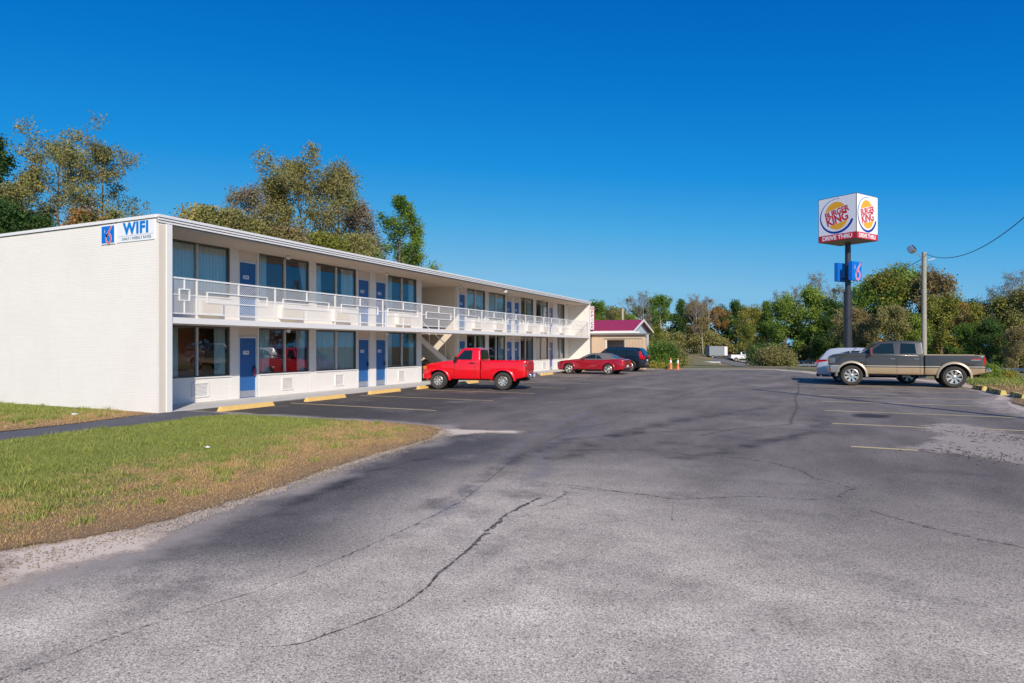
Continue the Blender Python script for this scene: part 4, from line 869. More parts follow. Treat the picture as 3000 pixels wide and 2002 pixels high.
def wheel(parent,x,y,r,w,rimr,style,side,cover=None):
    """side +1 = left"""
    t=MB(); n=36; prof=[(rimr,-w*.42),(rimr+.02,-w*.5),(r*.90,-w*.52),(r*.985,-w*.40),(r,-w*.2),(r,w*.2),(r*.985,w*.40),(r*.90,w*.52),(rimr+.02,w*.5),(rimr,w*.42)]
    for i in range(n):
        a=2*math.pi*i/n
        for j,(rr,yy) in enumerate(prof):
            q=rr*(.985 if (i%2 and 2<j<7) else 1); t.v.append((q*math.cos(a),yy,q*math.sin(a)))
    k=len(prof)
    for i in range(n):
        m_=(i+1)%n
        for j in range(k-1): t.f.append((i*k+j,i*k+j+1,m_*k+j+1,m_*k+j))
    wh=t.build('wheel',M['rubber'],parent,sm=45); wh.location=(x,y,r)
    # rim: barrel, lip, spokes, hub
    b=MB(); yo=side*w*.40; yi=side*w*.12
    ring=[(rimr+.004,yo),(rimr*.93,yo+side*.012),(rimr*.88,yo-side*.01),(rimr*.86,yi-side*.03)]
    for i in range(n):
        a=2*math.pi*i/n
        for rr,yy in ring: b.v.append((rr*math.cos(a),yy,rr*math.sin(a)))
    for i in range(n):
        m_=(i+1)%n
        for j in range(3): b.f.append((i*4+j,i*4+j+1,m_*4+j+1,m_*4+j))
    ns,ws,wo=style
    for s_ in range(ns):
        a=2*math.pi*(s_+.5)/ns; ca,sa=math.cos(a),math.sin(a)
        def P(rr,tt,yy): return (rr*ca-tt*sa,yy,rr*sa+tt*ca)
        y0,y1=yo-side*.035,yo-side*.012
        A=[P(rimr*.12,-ws/2,y0),P(rimr*.12,ws/2,y0),P(rimr*.90,wo/2,y1),P(rimr*.90,-wo/2,y1)]
        Bk=[P(rimr*.12,-ws/2,y0-side*.05),P(rimr*.12,ws/2,y0-side*.05),P(rimr*.90,wo/2,y1-side*.05),P(rimr*.90,-wo/2,y1-side*.05)]
        q=len(b.v); b.v+=A+Bk; b.f+=[(q,q+1,q+2,q+3),(q+4,q+7,q+6,q+5)]+[(q+i,q+(i+1)%4,q+4+(i+1)%4,q+4+i) for i in range(4)]
    hb=rimr*.24
    q=len(b.v)
    for yy,rr in ((yo-side*.05,hb),(yo-side*.018,hb),(yo-side*.008,hb*.75)):
        for i in range(14): a=2*math.pi*i/14; b.v.append((rr*math.cos(a),yy,rr*math.sin(a)))
    for l in range(2):
        for i in range(14): m_=(i+1)%14; b.f.append((q+l*14+i,q+l*14+m_,q+(l+1)*14+m_,q+(l+1)*14+i))
    b.f.append(tuple(q+28+i for i in range(14)))
    rm=b.build('rim',M['alloy'],wh,sm=30)
    d=MB(); q=0
    for i in range(20): a=2*math.pi*i/20; d.v.append((rimr*.92*math.cos(a),yi-side*.03,rimr*.92*math.sin(a)))
    d.f.append(tuple(range(20))); d.build('brake_backing',M['dark'],wh)
    return wh
def flare(name,cx,cz,r,side,hw,deform,mat,parent,a0=-18,a1=198,wd=.075,out=.05):
    b=MB(); n=22
    for i in range(n+1):
        a=R(a0+(a1-a0)*i/n); ca,sa=math.cos(a),math.sin(a)
        for rr,o in ((r-.012,-.02),(r-.012,out),(r+wd*.55,out*.9),(r+wd,.004),(r+wd,-.02)):
            x=cx+rr*ca; z=cz+rr*sa; _,yy,_2=deform(x,side*hw,z); b.v.append((x,yy+side*o,z))
    for i in range(n):
        for j in range(4): q=i*5+j; b.f.append((q,q+1,q+6,q+5))
    return b.build(name,mat,parent,sm=50)
def seam(parent,pts,side,hw,deform,w=.012,off=.003,mat=None,name='door_seam'):
    b=MB()
    for i in range(len(pts)-1):
        a=Vector(pts[i]); c=Vector(pts[i+1]); k=max(1,int((c-a).length/.08)); d=(c-a).normalized(); q=Vector((-d.y,d.x))*w/2
        for j in range(k):
            p0=a.lerp(c,j/k); p1=a.lerp(c,(j+1)/k); V=[]
            for p in (p0+q,p0-q,p1-q,p1+q): x,y,z=deform(p.x,side*hw,p.y); V.append((x,y+side*off,z))
            b.quad(*V)
    return b.build(name,mat or M['black'],parent)
def sm01(t): t=max(0,min(1,t)); return t*t*(3-2*t)
def mkdeform(x0,x1,zb,zt,bulge=.03,nose=.22,tail=.10,tum=.0,lx=.5,rx=.35,sill=.06,zs=.45):
    def f(x,y,z):
        k=1.0
        if x>x1-lx: t=(x-(x1-lx))/lx; k-=nose*t**2.4
        if x<x0+rx: t=((x0+rx)-x)/rx; k-=tail*t**2.4
        if z>zb: k-=tum*(z-zb)/(zt-zb)
        else:
            t=(z-zs)/(zb-zs); k-=bulge*max(0,t)**2*0+ (bulge*((t-.45)/.55)**2 if t>.45 else 0)
            if z<zs+.12: k-=sill*(1-max(0,(z-zs))/.12)**1.5*.6
        return (x,y*k,z)
    return f
def pickup(cfg,loc,rz,label,group=None):
    g=cfg; t=empty('pickup_truck',loc,rz,label,'pickup truck',group)
    xr,xf,wb,hw=g['xr'],g['xf'],g['wb'],g['hw']; zb,zt=g['belt'],g['top']; bed=g['bedx']; r=g['r']; ra=g['ra']; zs=g['sill']; bz=g['bedz']
    df=mkdeform(xr,xf,bz,9,.035,g.get('nose',.16),.04,0,.55,.3,.05,zs)
    prof=[(xr,zs+.12),(xr,bz-.01),(bed-.03,bz)]
    low=[(xr,bz)]+[(bed-.05,bz)]
    cz=r*1.0
    def archpts(cx): 
        a=math.degrees(math.asin(max(-.9,min(.9,(zs-cz)/ra)))); return arc(cx,cz,ra,180-a,a,14)
    base=[(xr,zs+.10)]+[(-ra-.06,zs+.02)]+archpts(0)+[(wb-ra-.35,zs)]+archpts(wb)+[(xf-.03,zs+g.get('chin',.0))]
    front=g['hood']     # list from nose bottom to cowl
    # body split: bed and front body are separate solids (gap between)
    def clip_shell(nm,pr,cav=None): return shell(nm,pr,hw,g['paint'],t,df,.045,cuts_x=[xf-.08,xf-.2,xf-.35,xf-.55,xr+.15,xr+.3,.6,wb-.8],cuts_z=[zs+.06,zs+.12,(zs+bz)/2,bz-.3,bz-.18,bz-.08],cavity=cav)
    bedprof=[(xr,bz),(xr,zs+.12),(-ra-.1,zs+.02)]+archpts(0)+[(bed-.03,zs),(bed-.03,bz)]
    bd=clip_shell('bed',bedprof,(xr+.07,bed-.10,-hw+.13,hw-.13,zs+.28,bz+.5))
    bodyprof=[(bed,bz),(bed,zs)]+archpts(wb)+[(xf-.06,zs+g.get('chin',0))]+front
    bo=clip_shell('body',bodyprof)
    # cab
    cp=g['cab']; dc=lambda x,y,z:(x,y*(1-g['tum']*max(0,(z-zb+.06))/(zt-zb)),z)
    cb=shell('cab',cp,hw-.02,g['paint'],t,dc,.05,cuts_x=[],cuts_z=[zb+.1,zb+.25,zt-.15],sm=45)
    for sd_ in (1,-1):
        for wpoly in g['win']: panel('side_window',wpoly,sd_,hw-.02,dc,M['carglass'],cb,.005,.012,9)
    # glass front / rear
    (a0,a1)=g['wind']; slab('windscreen',a0,a1,hw-.02,hw-.02,dc,M['carglass'],cb,.012,(.90,.86))
    (a0,a1)=g['rearw']; slab('rear_window',a0,a1,hw-.02,hw-.02,dc,g.get('rglass',M['carglass']),cb,.012,(.82,.80))
    for sd_ in (1,-1):
        for nm,cx in (('fender_flare',0),('fender_flare',wb)): flare(nm,cx,cz,ra,sd_,hw,df,g['flare'],t,g.get('fa0',-12),g.get('fa1',192),g.get('fw',.08),g.get('fo',.05))
        for sx in g['seams']: seam(cb,[(sx,zs+.06),(sx,zb-.01)],sd_,hw,df)
        for hx in g['handles']: 
            x,y,z=df(hx,sd_*hw,g['hz']); b=box('door_handle',x-.10,x+.10,min(y,y+sd_*.035),max(y,y+sd_*.035),z-.022,z+.022,g['hmat'],t,bev=.008)
        x,y,z=dc(g['mirx'],sd_*hw,g['mirz']); mh,mw=g.get('mh',.11),g.get('mw',.11)
        mb=MB().box(x-.06,x+.05,min(y+sd_*.06,y+sd_*(.06+2*mw)),max(y+sd_*.06,y+sd_*(.06+2*mw)),z-mh,z+mh); mo=mb.build('wing_mirror',g['mirmat'],t); 
        bm=bmesh.new(); bm.from_mesh(mo.data); bmesh.ops.bevel(bm,geom=bm.edges[:],offset=.025,segments=2,affect='EDGES'); bm.to_mesh(mo.data); bm.free()
        MB().beam((x,y-sd_*.02,z-mh*.4),(x,y+sd_*.1,z-mh*.2),.05).build('mirror_arm',M['black'],mo)
        # lights
        hx0,hx1,hz0,hz1=g['head']; panel('headlight',[(hx0,hz0),(hx1,hz0),(hx1,hz1),(hx0,hz1)],sd_,hw,df,g.get('hlmat',M['lamp_clear']),t,.008,.03,.06)
        yy=df(xf-.02,hw,hz0)[1]; MB().box(xf-.03,xf+.012,min(sd_*(yy-.26),sd_*yy*.98),max(sd_*(yy-.26),sd_*yy*.98),hz0,hz1).build('headlight',M['lamp_clear'],t)
        tz0,tz1=g['tail']; yy=df(xr,hw,1)[1]; MB().box(xr-.012,xr+.06,min(sd_*(yy-.13),sd_*(yy+.012)),max(sd_*(yy-.13),sd_*(yy+.012)),tz0,tz1).build('tail_light',M['lamp_red'],t)
        if g.get('tailclear'): MB().box(xr-.014,xr+.102,min(sd_*(yy-.131),sd_*(yy+.014)),max(sd_*(yy-.131),sd_*(yy+.014)),tz1-.14,tz1-.06).build('reversing_light',M['lamp_clear'],t)
    # tailgate
    box('tailgate',xr-.018,xr-.002,-hw*.80,hw*.80,zs+.20,bz-.02,g['paint'],t,bev=.006)
    box('tailgate_handle',xr-.026,xr-.0185,-.1,.1,bz-.16,bz-.10,M['black'],t)
    # bumpers
    rb=MB(); bzr=g['bumpz']; rb.box(xr-.20,xr-.03,-hw*.93,hw*.93,bzr-.09,bzr+.09); o=rb.build('rear_bumper',g['bump'],t); 
    bm=bmesh.new(); bm.from_mesh(o.data); bmesh.ops.bevel(bm,geom=bm.edges[:],offset=.035,segments=3,affect='EDGES'); bm.to_mesh(o.data); bm.free(); smooth(o.data,50)
    box('number_plate',xr-.206,xr-.201,-.16,.16,bzr-.06,bzr+.07,M['signwhite'],t)
    fbz=g['fbz']; fb=MB(); n=10
    for i in range(n+1):
        yv=-hw*1.015+2*hw*1.015*i/n; q=abs(yv)/hw; xx=xf+.10-.16*q**3; 
        for dz,dx in ((-fbz[1],-.02),(-fbz[1]*.6,.0),(fbz[1]*.6,0),(fbz[1],-.03),(fbz[1],-.36),(-fbz[1],-.36)): fb.v.append((xx+dx,yv,fbz[0]+dz))
    for i in range(n):
        for j in range(6): q=i*6+j; q2=i*6+(j+1)%6; fb.f.append((q,q2,q2+6,q+6))
    fb.f+= [tuple(range(6)),tuple(n*6+j for j in range(6))]
    fb.build('front_bumper',g['fbump'],t,sm=40)
    gz0,gz1=g['grille']; gr=MB().box(xf-.02,xf+.02,-hw*.58,hw*.58,gz0,gz1).build('grille',M['chrome'],t)
    for k in range(3): h=(gz1-gz0); box('grille_slot',xf+.021,xf+.026,-hw*.54,hw*.54,gz0+h*(.07+.31*k),gz0+h*(.30+.31*k),M['black'],gr)
    # underside
    ub=MB().box(xr+.1,xf-.2,-.45,.45,zs-.06,zs+.12).box(wb+ra*.8,xf-.1,-.7,.7,zs-.02,zs+.1).box(ra+.1,wb-ra-.1,-hw*.8,hw*.8,zs+.0,zs+.1)
    ub.tube([(0,-hw*.8,r),(0,hw*.8,r)],.06,8).tube([(wb,-hw*.8,r),(wb,hw*.8,r)],.05,8)
    for cx in (0,wb): ub.box(cx-ra-.03,cx+ra+.03,-hw*.62,hw*.62,zs,r+ra+.03)
    ub.build('chassis',M['dark'],t)
    for cx in (0,wb):
        for sd_ in (1,-1): wheel(t,cx,sd_*(hw-g['tw']*.5+g.get('wout',.0)),r,g['tw'],g['rim'],g['spk'],sd_)
    return t
# --- red regular cab
red=paint('gloss_red_paint',(.72,.0,.008),.25,dirt=.0)
r1=dict(xr=-.98,xf=3.58,wb=2.83,hw=.86,belt=1.22,top=1.76,bedx=1.0,r=.375,ra=.47,sill=.44,bedz=1.22,tum=.20,nose=.20,chin=.02,
 hood=[(3.6,.56),(3.62,.80),(3.56,.97),(3.38,1.06),(3.0,1.14),(2.55,1.20),(2.25,1.23)],
 cab=[(1.0,1.10),(1.0,1.3),(1.045,1.68),(1.12,1.755),(1.65,1.765),(1.80,1.73),(2.22,1.24),(2.3,1.10)],
 win=[[(1.36,1.27),(1.36,1.67),(1.72,1.67),(2.08,1.27)]],wind=((2.20,1.27),(1.84,1.69)),rearw=((1.005,1.28),(1.045,1.68)),
 flare=red,fo=.045,fw=.08,fa0=2,fa1=178,seams=[1.22,2.12],handles=[1.36],hz=1.13,hmat=M['black'],mirx=2.03,mirz=1.30,mirmat=M['black'],mh=.09,mw=.08,
 head=(3.40,3.60,.86,.98),hlmat=M['lamp_amber'],tail=(.78,1.14),tailclear=True,bumpz=.60,bump=M['chrome'],fbz=(.56,.10),fbump=red,grille=(.74,.95),paint=red,tw=.25,rim=.205,spk=(8,.05,.075),wout=.04)
# near-side wheels measured in the photo: rear (-11.6,24.16), front (-14.3,23.5); front points towards -X
hd_=math.atan2(-.208,-.978)
n_=Vector((-math.sin(hd_),math.cos(hd_)))  # left side normal
ctr=Vector((-11.6,24.16))-n_*(.86-.08)
pk1=pickup(r1,(ctr.x,ctr.y,0),hd_,'bright red single cab pickup parked nose in by the stairwell')
# decals on its rear glass
# --- grey crew cab, two tone
def tt():
    m,nt,b=nmat('charcoal_over_gold_paint'); v=coords(nt); sp=N(nt,'ShaderNodeSeparateXYZ'); L(nt,v,sp.inputs[0]); z=sp.outputs[2]
    c=mix(nt,math_(nt,'LESS_THAN',z,.87),(.062,.059,.058),(.46,.35,.22)); 
    band=math_(nt,'MULTIPLY',math_(nt,'GREATER_THAN',z,.915),math_(nt,'LESS_THAN',z,.95)); c=mix(nt,band,c,(.62,.56,.48))
    f=math_(nt,'MULTIPLY',mrange(nt,z,.95,.55,0,.5),mrange(nt,noise(nt,v,4,5),.35,.7)); c=mix(nt,f,c,(.42,.24,.11))
    L(nt,c,b.inputs['Base Color']); b.inputs['Roughness'].default_value=.3; b.inputs['Metallic'].default_value=.25; b.inputs['Coat Weight'].default_value=.7; b.inputs['Coat Roughness'].default_value=.05; return m
char=tt(); gold=paint('gold_flare_paint',(.50,.41,.30),.35,.2,.5,dirt=.3)
r2=dict(xr=-1.13,xf=4.93,wb=4.0,hw=1.0,belt=1.44,top=2.08,bedx=1.14,r=.475,ra=.60,sill=.55,bedz=1.43,tum=.16,nose=.10,chin=.05,
 hood=[(4.95,.75),(4.96,1.20),(4.92,1.36),(4.75,1.45),(4.3,1.51),(3.8,1.54),(3.6,1.53)],
 cab=[(1.14,1.3),(1.14,1.5),(1.18,1.98),(1.26,2.06),(1.9,2.09),(2.7,2.07),(2.92,2.0),(3.58,1.50),(3.7,1.3)],
 win=[[(1.42,1.50),(1.47,1.95),(2.02,1.97),(2.06,1.50)],[(2.28,1.50),(2.32,1.97),(2.78,1.95),(3.35,1.52),(3.33,1.50)]],wind=((3.60,1.52),(2.94,2.02)),rearw=((1.145,1.5),(1.18,1.95)),
 flare=gold,fo=.055,fw=.085,fa0=-4,fa1=184,seams=[1.28,2.17,3.42],handles=[1.42,2.36],hz=1.26,hmat=M['chrome'],mirx=3.22,mirz=1.60,mirmat=simple('red_brown_mirror',(.20,.06,.05),.3,coat=.6),mh=.17,mw=.10,
 head=(4.68,4.93,1.04,1.30),tail=(1.02,1.34),bumpz=.78,bump=M['chrome'],fbz=(.78,.15),fbump=M['chrome'],grille=(.96,1.34),paint=char,tw=.30,rim=.315,spk=(8,.055,.12),wout=.0)
pk2=pickup(r2,(5.80,33.75+.98,0),math.pi,'dark grey and tan crew cab pickup with chrome wheels backed against the grass')
MB().box(-.96,-.66,1.000,1.004,1.255,1.29).build('side_decal',M['signred'],pk2)
MB().box(-.94,-.60,1.000,1.004,1.225,1.238).build('side_decal',M['signwhite'],pk2)
MB().box(-1.1,1.12,.90,.985,1.428,1.452).build('bed_rail_cap',gold,pk2); MB().box(-1.1,1.12,-.985,-.90,1.428,1.452).build('bed_rail_cap',gold,pk2)
b=MB(); b.v=[]; 
for k in range(5): b.box(2.72-.0,2.80,-.5+.25*k-.04,-.5+.25*k+.04,2.075,2.11)
b.build('roof_marker_lights',M['lamp_amber'],pk2)
# --- far white pickup
wpaint=paint('white_car_paint',(.78,.79,.80),.3)
r3=dict(r2); r3.update(paint=wpaint,flare=wpaint,fo=.02,bump=M['chrome'],fbump=M['chrome'],mirmat=M['black'],r=.40,ra=.5,rim=.24)
x_,y_=gd(2150,140); g_=float(terr([x_],[y_])[0])
pickup(r3,(x_,y_,g_),YAW+R(8),'white crew cab pickup far off on the road pulling a trailer')
# --- cars
def car(cfg,loc,rz,label,kind='car',cat='car'):
    g=cfg; t=empty(kind,loc,rz,label,cat)
    xr,xf,wb,hw=g['xr'],g['xf'],g['wb'],g['hw']; zb,zt=g['belt'],g['top']; r=g['r']; ra=g['ra']; zs=g['sill']; cz=r
    df=mkdeform(xr,xf,zb,9,.05,g.get('nose',.26),g.get('tailr',.16),0,.8,.7,.05,zs)
    def archpts(cx): a=math.degrees(math.asin((zs-cz)/ra)); return arc(cx,cz,ra,180-a,a,14)
    pr=[(xr+.06,zs+.06)]+archpts(0)+archpts(wb)+[(xf-.12,zs)]+g['front']+g['rear']
    bo=shell('body',pr,hw,g['paint'],t,df,.06,cuts_x=[xf-.1,xf-.25,xf-.45,xf-.7,xr+.12,xr+.25,xr+.45,xr+.65,wb*.35,wb*.65],cuts_z=[zs+.06,zs+.12,.5,.6,.7,.8,.88],segs=3)
    dc=lambda x,y,z:(x,y*(1-g['tum']*max(0,(z-zb+.04))/(zt-zb))*(1-(.10*max(0,(g['cabx'][0]+.9-x)/.9)**2 if x<g['cabx'][0]+.9 else 0)),z)
    cb=shell('cabin',g['cab'],hw-.03,g.get('roofmat',g['paint']),t,dc,.06,cuts_z=[zb+.08,zb+.2,zt-.15,zt-.07],cuts_x=[g['cabx'][0]+.3,g['cabx'][0]+.6,g['cabx'][0]+.9],sm=50)
    for sd_ in (1,-1):
        for wp_ in g['win']: panel('side_window',wp_,sd_,hw-.03,dc,M['carglass'],cb,.006,.015,.25)
        if g.get('wtrim'): seam(cb,g['wtrim'],sd_,hw-.03,dc,.02,.012,M['chrome'],'window_trim')
    (a0,a1)=g['wind']; slab('windscreen',a0,a1,hw-.03,hw-.03,dc,M['carglass'],cb,.014,(.90,.86)); (a0,a1)=g['rearw']; slab('rear_window',a0,a1,hw-.03,hw-.03,dc,M['carglass'],cb,.016,(.80,.80))
    for sd_ in (1,-1):
        for cx in (0,wb): flare('wheel_arch',cx,cz,ra,sd_,hw,df,g.get('archmat',g['paint']),t,-12,192,.05,.022)
        for sx in g['seams']: seam(cb,[(sx,zs+.05),(sx+g.get('slean',0),zb-.0)],sd_,hw,df,.010)
        for hx in g['handles']: x,y,z=df(hx,sd_*hw,g['hz']); box('door_handle',x-.09,x+.09,min(y,y+sd_*.025),max(y,y+sd_*.025),z-.015,z+.015,g.get('hmat',g['paint']),t,bev=.006)
        x,y,z=dc(g['mirx'],sd_*hw,g['mirz']); mo=box('wing_mirror',x-.06,x+.06,min(y,y+sd_*.2),max(y,y+sd_*.2),z-.06,z+.06,g.get('mirmat',g['paint']),t,bev=.025)
        panel('headlight',g['head'],sd_,hw,df,M['lamp_clear'],t,.006,.03,.08)
        panel('tail_light',g['tail'],sd_,hw,g.get('taildf') or df,M['lamp_red'],t,.008,.04,.08)
        a,c,z0,z1=g['tailb']; yv=df(xr+.02,hw,.8)[1]; MB().box(xr-.012,xr+.10,min(sd_*(yv-a),sd_*(yv-.02)),max(sd_*(yv-a),sd_*(yv-.02)),z0,z1).build('tail_light',M['lamp_red'],t)
    seam(t,[(wb-ra-.08,zs+.03),(ra+.08,zs+.03)],1,hw,df,.07,.006,M['black'] if not g.get('sillp') else g['sillp'],'side_skirt'); seam(t,[(wb-ra-.08,zs+.03),(ra+.08,zs+.03)],-1,hw,df,.07,.006,M['black'] if not g.get('sillp') else g['sillp'],'side_skirt')
    box('number_plate',xr-.02,xr-.008,-.16,.16,g['plz'],g['plz']+.13,M['signwhite'],t)
    MB().box(xf-.06,xf+.004,-hw*.45,hw*.45,zs+.22,zs+.36).build('grille',M['black'],t)
    MB().box(xr-.01,xr+.14,-hw*.70,hw*.70,zs-.03,zs+.12).build('rear_valance',M['black'],t)
    ub=MB().box(xr+.25,xf-.3,-hw*.55,hw*.55,zs-.04,zs+.12)
    for cx in (0,wb): ub.box(cx-ra-.02,cx+ra+.02,-hw*.68,hw*.68,zs,r+ra+.02)
    ub.build('chassis',M['dark'],t)
    for cx in (0,wb):
        for sd_ in (1,-1): wheel(t,cx,sd_*(hw-g['tw']*.5-.01),r,g['tw'],g['rim'],g['spk'],sd_)
    return t
dred=paint('dark_red_metallic_paint',(.40,.004,.022),.24,.25)
must=dict(xr=-1.02,xf=3.62,wb=2.72,hw=.94,belt=1.0,top=1.39,r=.345,ra=.405,sill=.27,tum=.22,nose=.22,tailr=.14,
 front=[(3.60,.34),(3.64,.55),(3.58,.76),(3.40,.84),(2.9,.92),(2.3,.98),(2.0,1.0)],rear=[(.2,1.0),(-.5,1.0),(-.92,.99),(-1.0,.93),(-1.04,.6),(-1.0,.42)],
 cab=[(-.62,.95),(-.55,1.02),(-.15,1.18),(.30,1.34),(.62,1.39),(1.1,1.38),(1.36,1.32),(2.06,.99),(2.1,.94)],cabx=(-.62,2.1),roofmat=simple('grey_canvas_hood',(.13,.125,.13),.9,bmp=.2),
 win=[[(.42,1.02),(.62,1.20),(.82,1.27),(.84,1.02)],[(.88,1.02),(.88,1.29),(1.22,1.27),(1.72,1.04),(1.72,1.02)]],wind=((2.02,1.01),(1.42,1.31)),rearw=((-.50,1.045),(-.12,1.205)),
 seams=[.78,1.92],slean=.0,handles=[.95],hz=.88,mirx=1.66,mirz=1.05,head=[(3.42,.66),(3.62,.62),(3.60,.76),(3.42,.80)],tail=[(-1.0,.62),(-.88,.62),(-.88,.86),(-1.0,.84)],tailb=(.30,0,.64,.86),plz=.48,
 tw=.24,rim=.245,spk=(5,.07,.13),paint=dred,hmat=dred)
w1=Vector((-11.72,40.15)); w0=Vector((-14.39,40.15+.0))
pk3=car(must,(-11.72,40.2+.80,0),R(180)+R(-2),'dark red convertible with a grey cloth top parked facing the motel','convertible','car')
navy=paint('black_navy_paint',(.006,.008,.014),.22,.0,.45)
suvc=dict(xr=-1.08,xf=3.80,wb=2.95,hw=.96,belt=1.12,top=1.76,r=.375,ra=.435,sill=.30,tum=.18,nose=.2,tailr=.12,
 front=[(3.78,.36),(3.82,.7),(3.78,.92),(3.6,1.02),(3.1,1.09),(2.5,1.12)],rear=[(0,1.12),(-.9,1.12),(-1.04,1.05),(-1.10,.7),(-1.06,.42)],
 cab=[(-1.02,1.02),(-1.0,1.12),(-.80,1.55),(-.62,1.70),(-.2,1.75),(.8,1.765),(1.5,1.74),(1.72,1.68),(2.50,1.13),(2.6,1.04)],cabx=(-1.02,2.6),
 win=[[(-.62,1.16),(-.42,1.58),(.18,1.60),(.26,1.16)],[(.32,1.16),(.26,1.60),(.98,1.61),(1.02,1.16)],[(1.08,1.16),(1.05,1.61),(1.56,1.60),(2.14,1.18),(2.14,1.16)]],
 wtrim=[(-.66,1.14),(-.44,1.62),(1.58,1.64)],wind=((2.46,1.15),(1.76,1.67)),rearw=((-1.01,1.15),(-.78,1.58)),
 seams=[1.05,2.2,.24],handles=[.42,1.22],hz=1.02,mirx=2.05,mirz=1.2,head=[(3.5,.82),(3.80,.80),(3.78,.94),(3.5,.98)],tail=[(-1.05,.92),(-.78,.92),(-.72,1.12),(-.66,1.46),(-.80,1.46),(-.98,1.14)],tailb=(.14,0,.90,1.14),plz=.75,
 tw=.25,rim=.27,spk=(5,.08,.14),paint=navy,archmat=M['black'])
suvc['taildf']=lambda x,y,z:(x,y*(1-.18*max(0,(z-1.08))/.64)*.985,z)
car(suvc,(-11.7,45.3+.9,0),R(180),'black sport utility vehicle with tall red tail lights parked behind the dark red car','suv','SUV')
sw=dict(suvc); sw.update(paint=paint('silver_white_paint',(.50,.53,.57),.25,.3),archmat=None,tail=[(-1.05,1.0),(-.62,1.08),(-.60,1.16),(-.98,1.14)],tailb=(.16,0,.98,1.12),wtrim=None); sw['archmat']=sw['paint']
sw['win']=[[(-.40,1.18),(.0,1.50),(.42,1.60),(.46,1.18)],[(.52,1.18),(.50,1.60),(1.0,1.61),(1.06,1.18)],[(1.12,1.18),(1.1,1.61),(1.56,1.60),(2.14,1.18),(2.14,1.16)]]; sw['cab']=[(-1.02,1.02),(-1.0,1.12),(-.62,1.60),(-.45,1.70),(-.1,1.75),(.8,1.765),(1.5,1.74),(1.72,1.68),(2.50,1.13),(2.6,1.04)]; sw['rearw']=((-.98,1.17),(-.64,1.60)); sw.pop('taildf')
car(sw,(1.45,37.5,0),0,'silver white sport utility vehicle mostly hidden behind the grey pickup','suv','SUV')
# trailer on the road
x_,y_=gd(2100,138); g_=float(terr([x_],[y_])[0]); tr=empty('box_trailer',(x_,y_,g_),YAW+R(8),'grey enclosed box trailer with a white and red front towed by the white pickup','trailer')
box('box',-2.2,1.25,-1.1,1.1,.55,2.55,simple('grey_trailer_side',(.22,.25,.27),.5),tr,bev=.04); box('roof_edge',-2.25,1.3,-1.14,1.14,2.551,2.60,M['galv'],tr); box('front_panel',1.26,1.9,-1.05,1.05,.6,2.5,M['white'],tr); 
for k in range(4): box('stripe',1.92,2.05,-1.0,1.0,.8+.42*k,1.0+.42*k,M['signred'],tr)
MB().beam((1.3,0,.45),(3.2,0,.5),.1).build('tow_bar',M['dark'],tr)
for sd_ in (1,-1): wheel(tr,-1.5,sd_*1.0,.36,.2,.2,(5,.06,.1),sd_)
# ---------------------------------------------------------------- parking blocks, cones, guard rails, litter
def stop_mesh(L_,w=.17,h=.13):
    b=MB(); 
    n=[(-w/2,0),(w/2,0),(w*.30,h),(-w*.30,h)]; k=10
    for i in range(k+1):
        y=-L_/2+L_*i/k
        for a,(x,z) in enumerate(n): b.v.append((x+random.uniform(-.004,.004),y+(0 if z==0 or 0<i<k else (.05 if i==0 else -.05)),z+random.uniform(-.004,.004)*(z>0)))
    for i in range(k):
        for j in range(4): q=i*4+j; q2=i*4+(j+1)%4; b.f.append((q,q2,q2+4,q+4))
    b.f+=[(0,1,2,3),(k*4+3,k*4+2,k*4+1,k*4)]; return b
random.seed(3)
G_='yellow parking blocks along the motel front'
stops=[(-15.08,13.9,2.0,'yellow concrete parking block nearest the lawn beside the end room'),(-15.12,17.35,1.95,'yellow parking block second from the lawn below the middle windows'),(-15.2,20.85,2.0,'yellow parking block in front of the paired blue doors'),(-15.2,24.15,1.9,'yellow parking block under the nose of the red pickup'),(-15.2,27.7,1.9,'yellow parking block seen beyond the front wheels of the red pickup'),(-15.2,34.6,1.9,'yellow parking block just behind the tail of the red pickup'),(-15.2,38.1,1.9,'yellow parking block just before the dark red convertible'),(-15.2,41.6,1.9,'yellow parking block in front of the convertible bumper'),(-15.2,45.6,1.9,'yellow parking block in front of the black suv')]
for x,y,l,lb in stops:
    o=stop_mesh(l).build('parking_block',M['yellow']); o.location=(x,y,.001); tag(o,lb,'parking block',G_)
m,nt,b=nmat('chipped_yellow_paint'); v=coords(nt); L(nt,mix(nt,mrange(nt,noise(nt,v,3.5,6,.7),.42,.52),(.20,.13,.06),(.62,.47,.13)),b.inputs['Base Color']); b.inputs['Roughness'].default_value=.85; bump(nt,b,noise(nt,v,40,4),.6,.01)
for i,(x,y,lg,rz,lb) in enumerate([(6.55,32.9,1.2,.1,'yellow parking block stub just behind the grey pickup rear wheel'),(6.62,30.6,2.0,.02,'chipped yellow timber parking block between the stub and the last block'),(6.78,28.3,2.0,-.06,'most weathered brown yellow parking block at the right edge of the lot')]):
    o=stop_mesh(lg,.22,.17).build('parking_block',m); o.location=(x,y,.002); o.rotation_euler=(0,0,rz); tag(o,lb,'parking block','weathered parking blocks on the right edge')
orange=simple('cone_orange',(.72,.22,.10),.6)
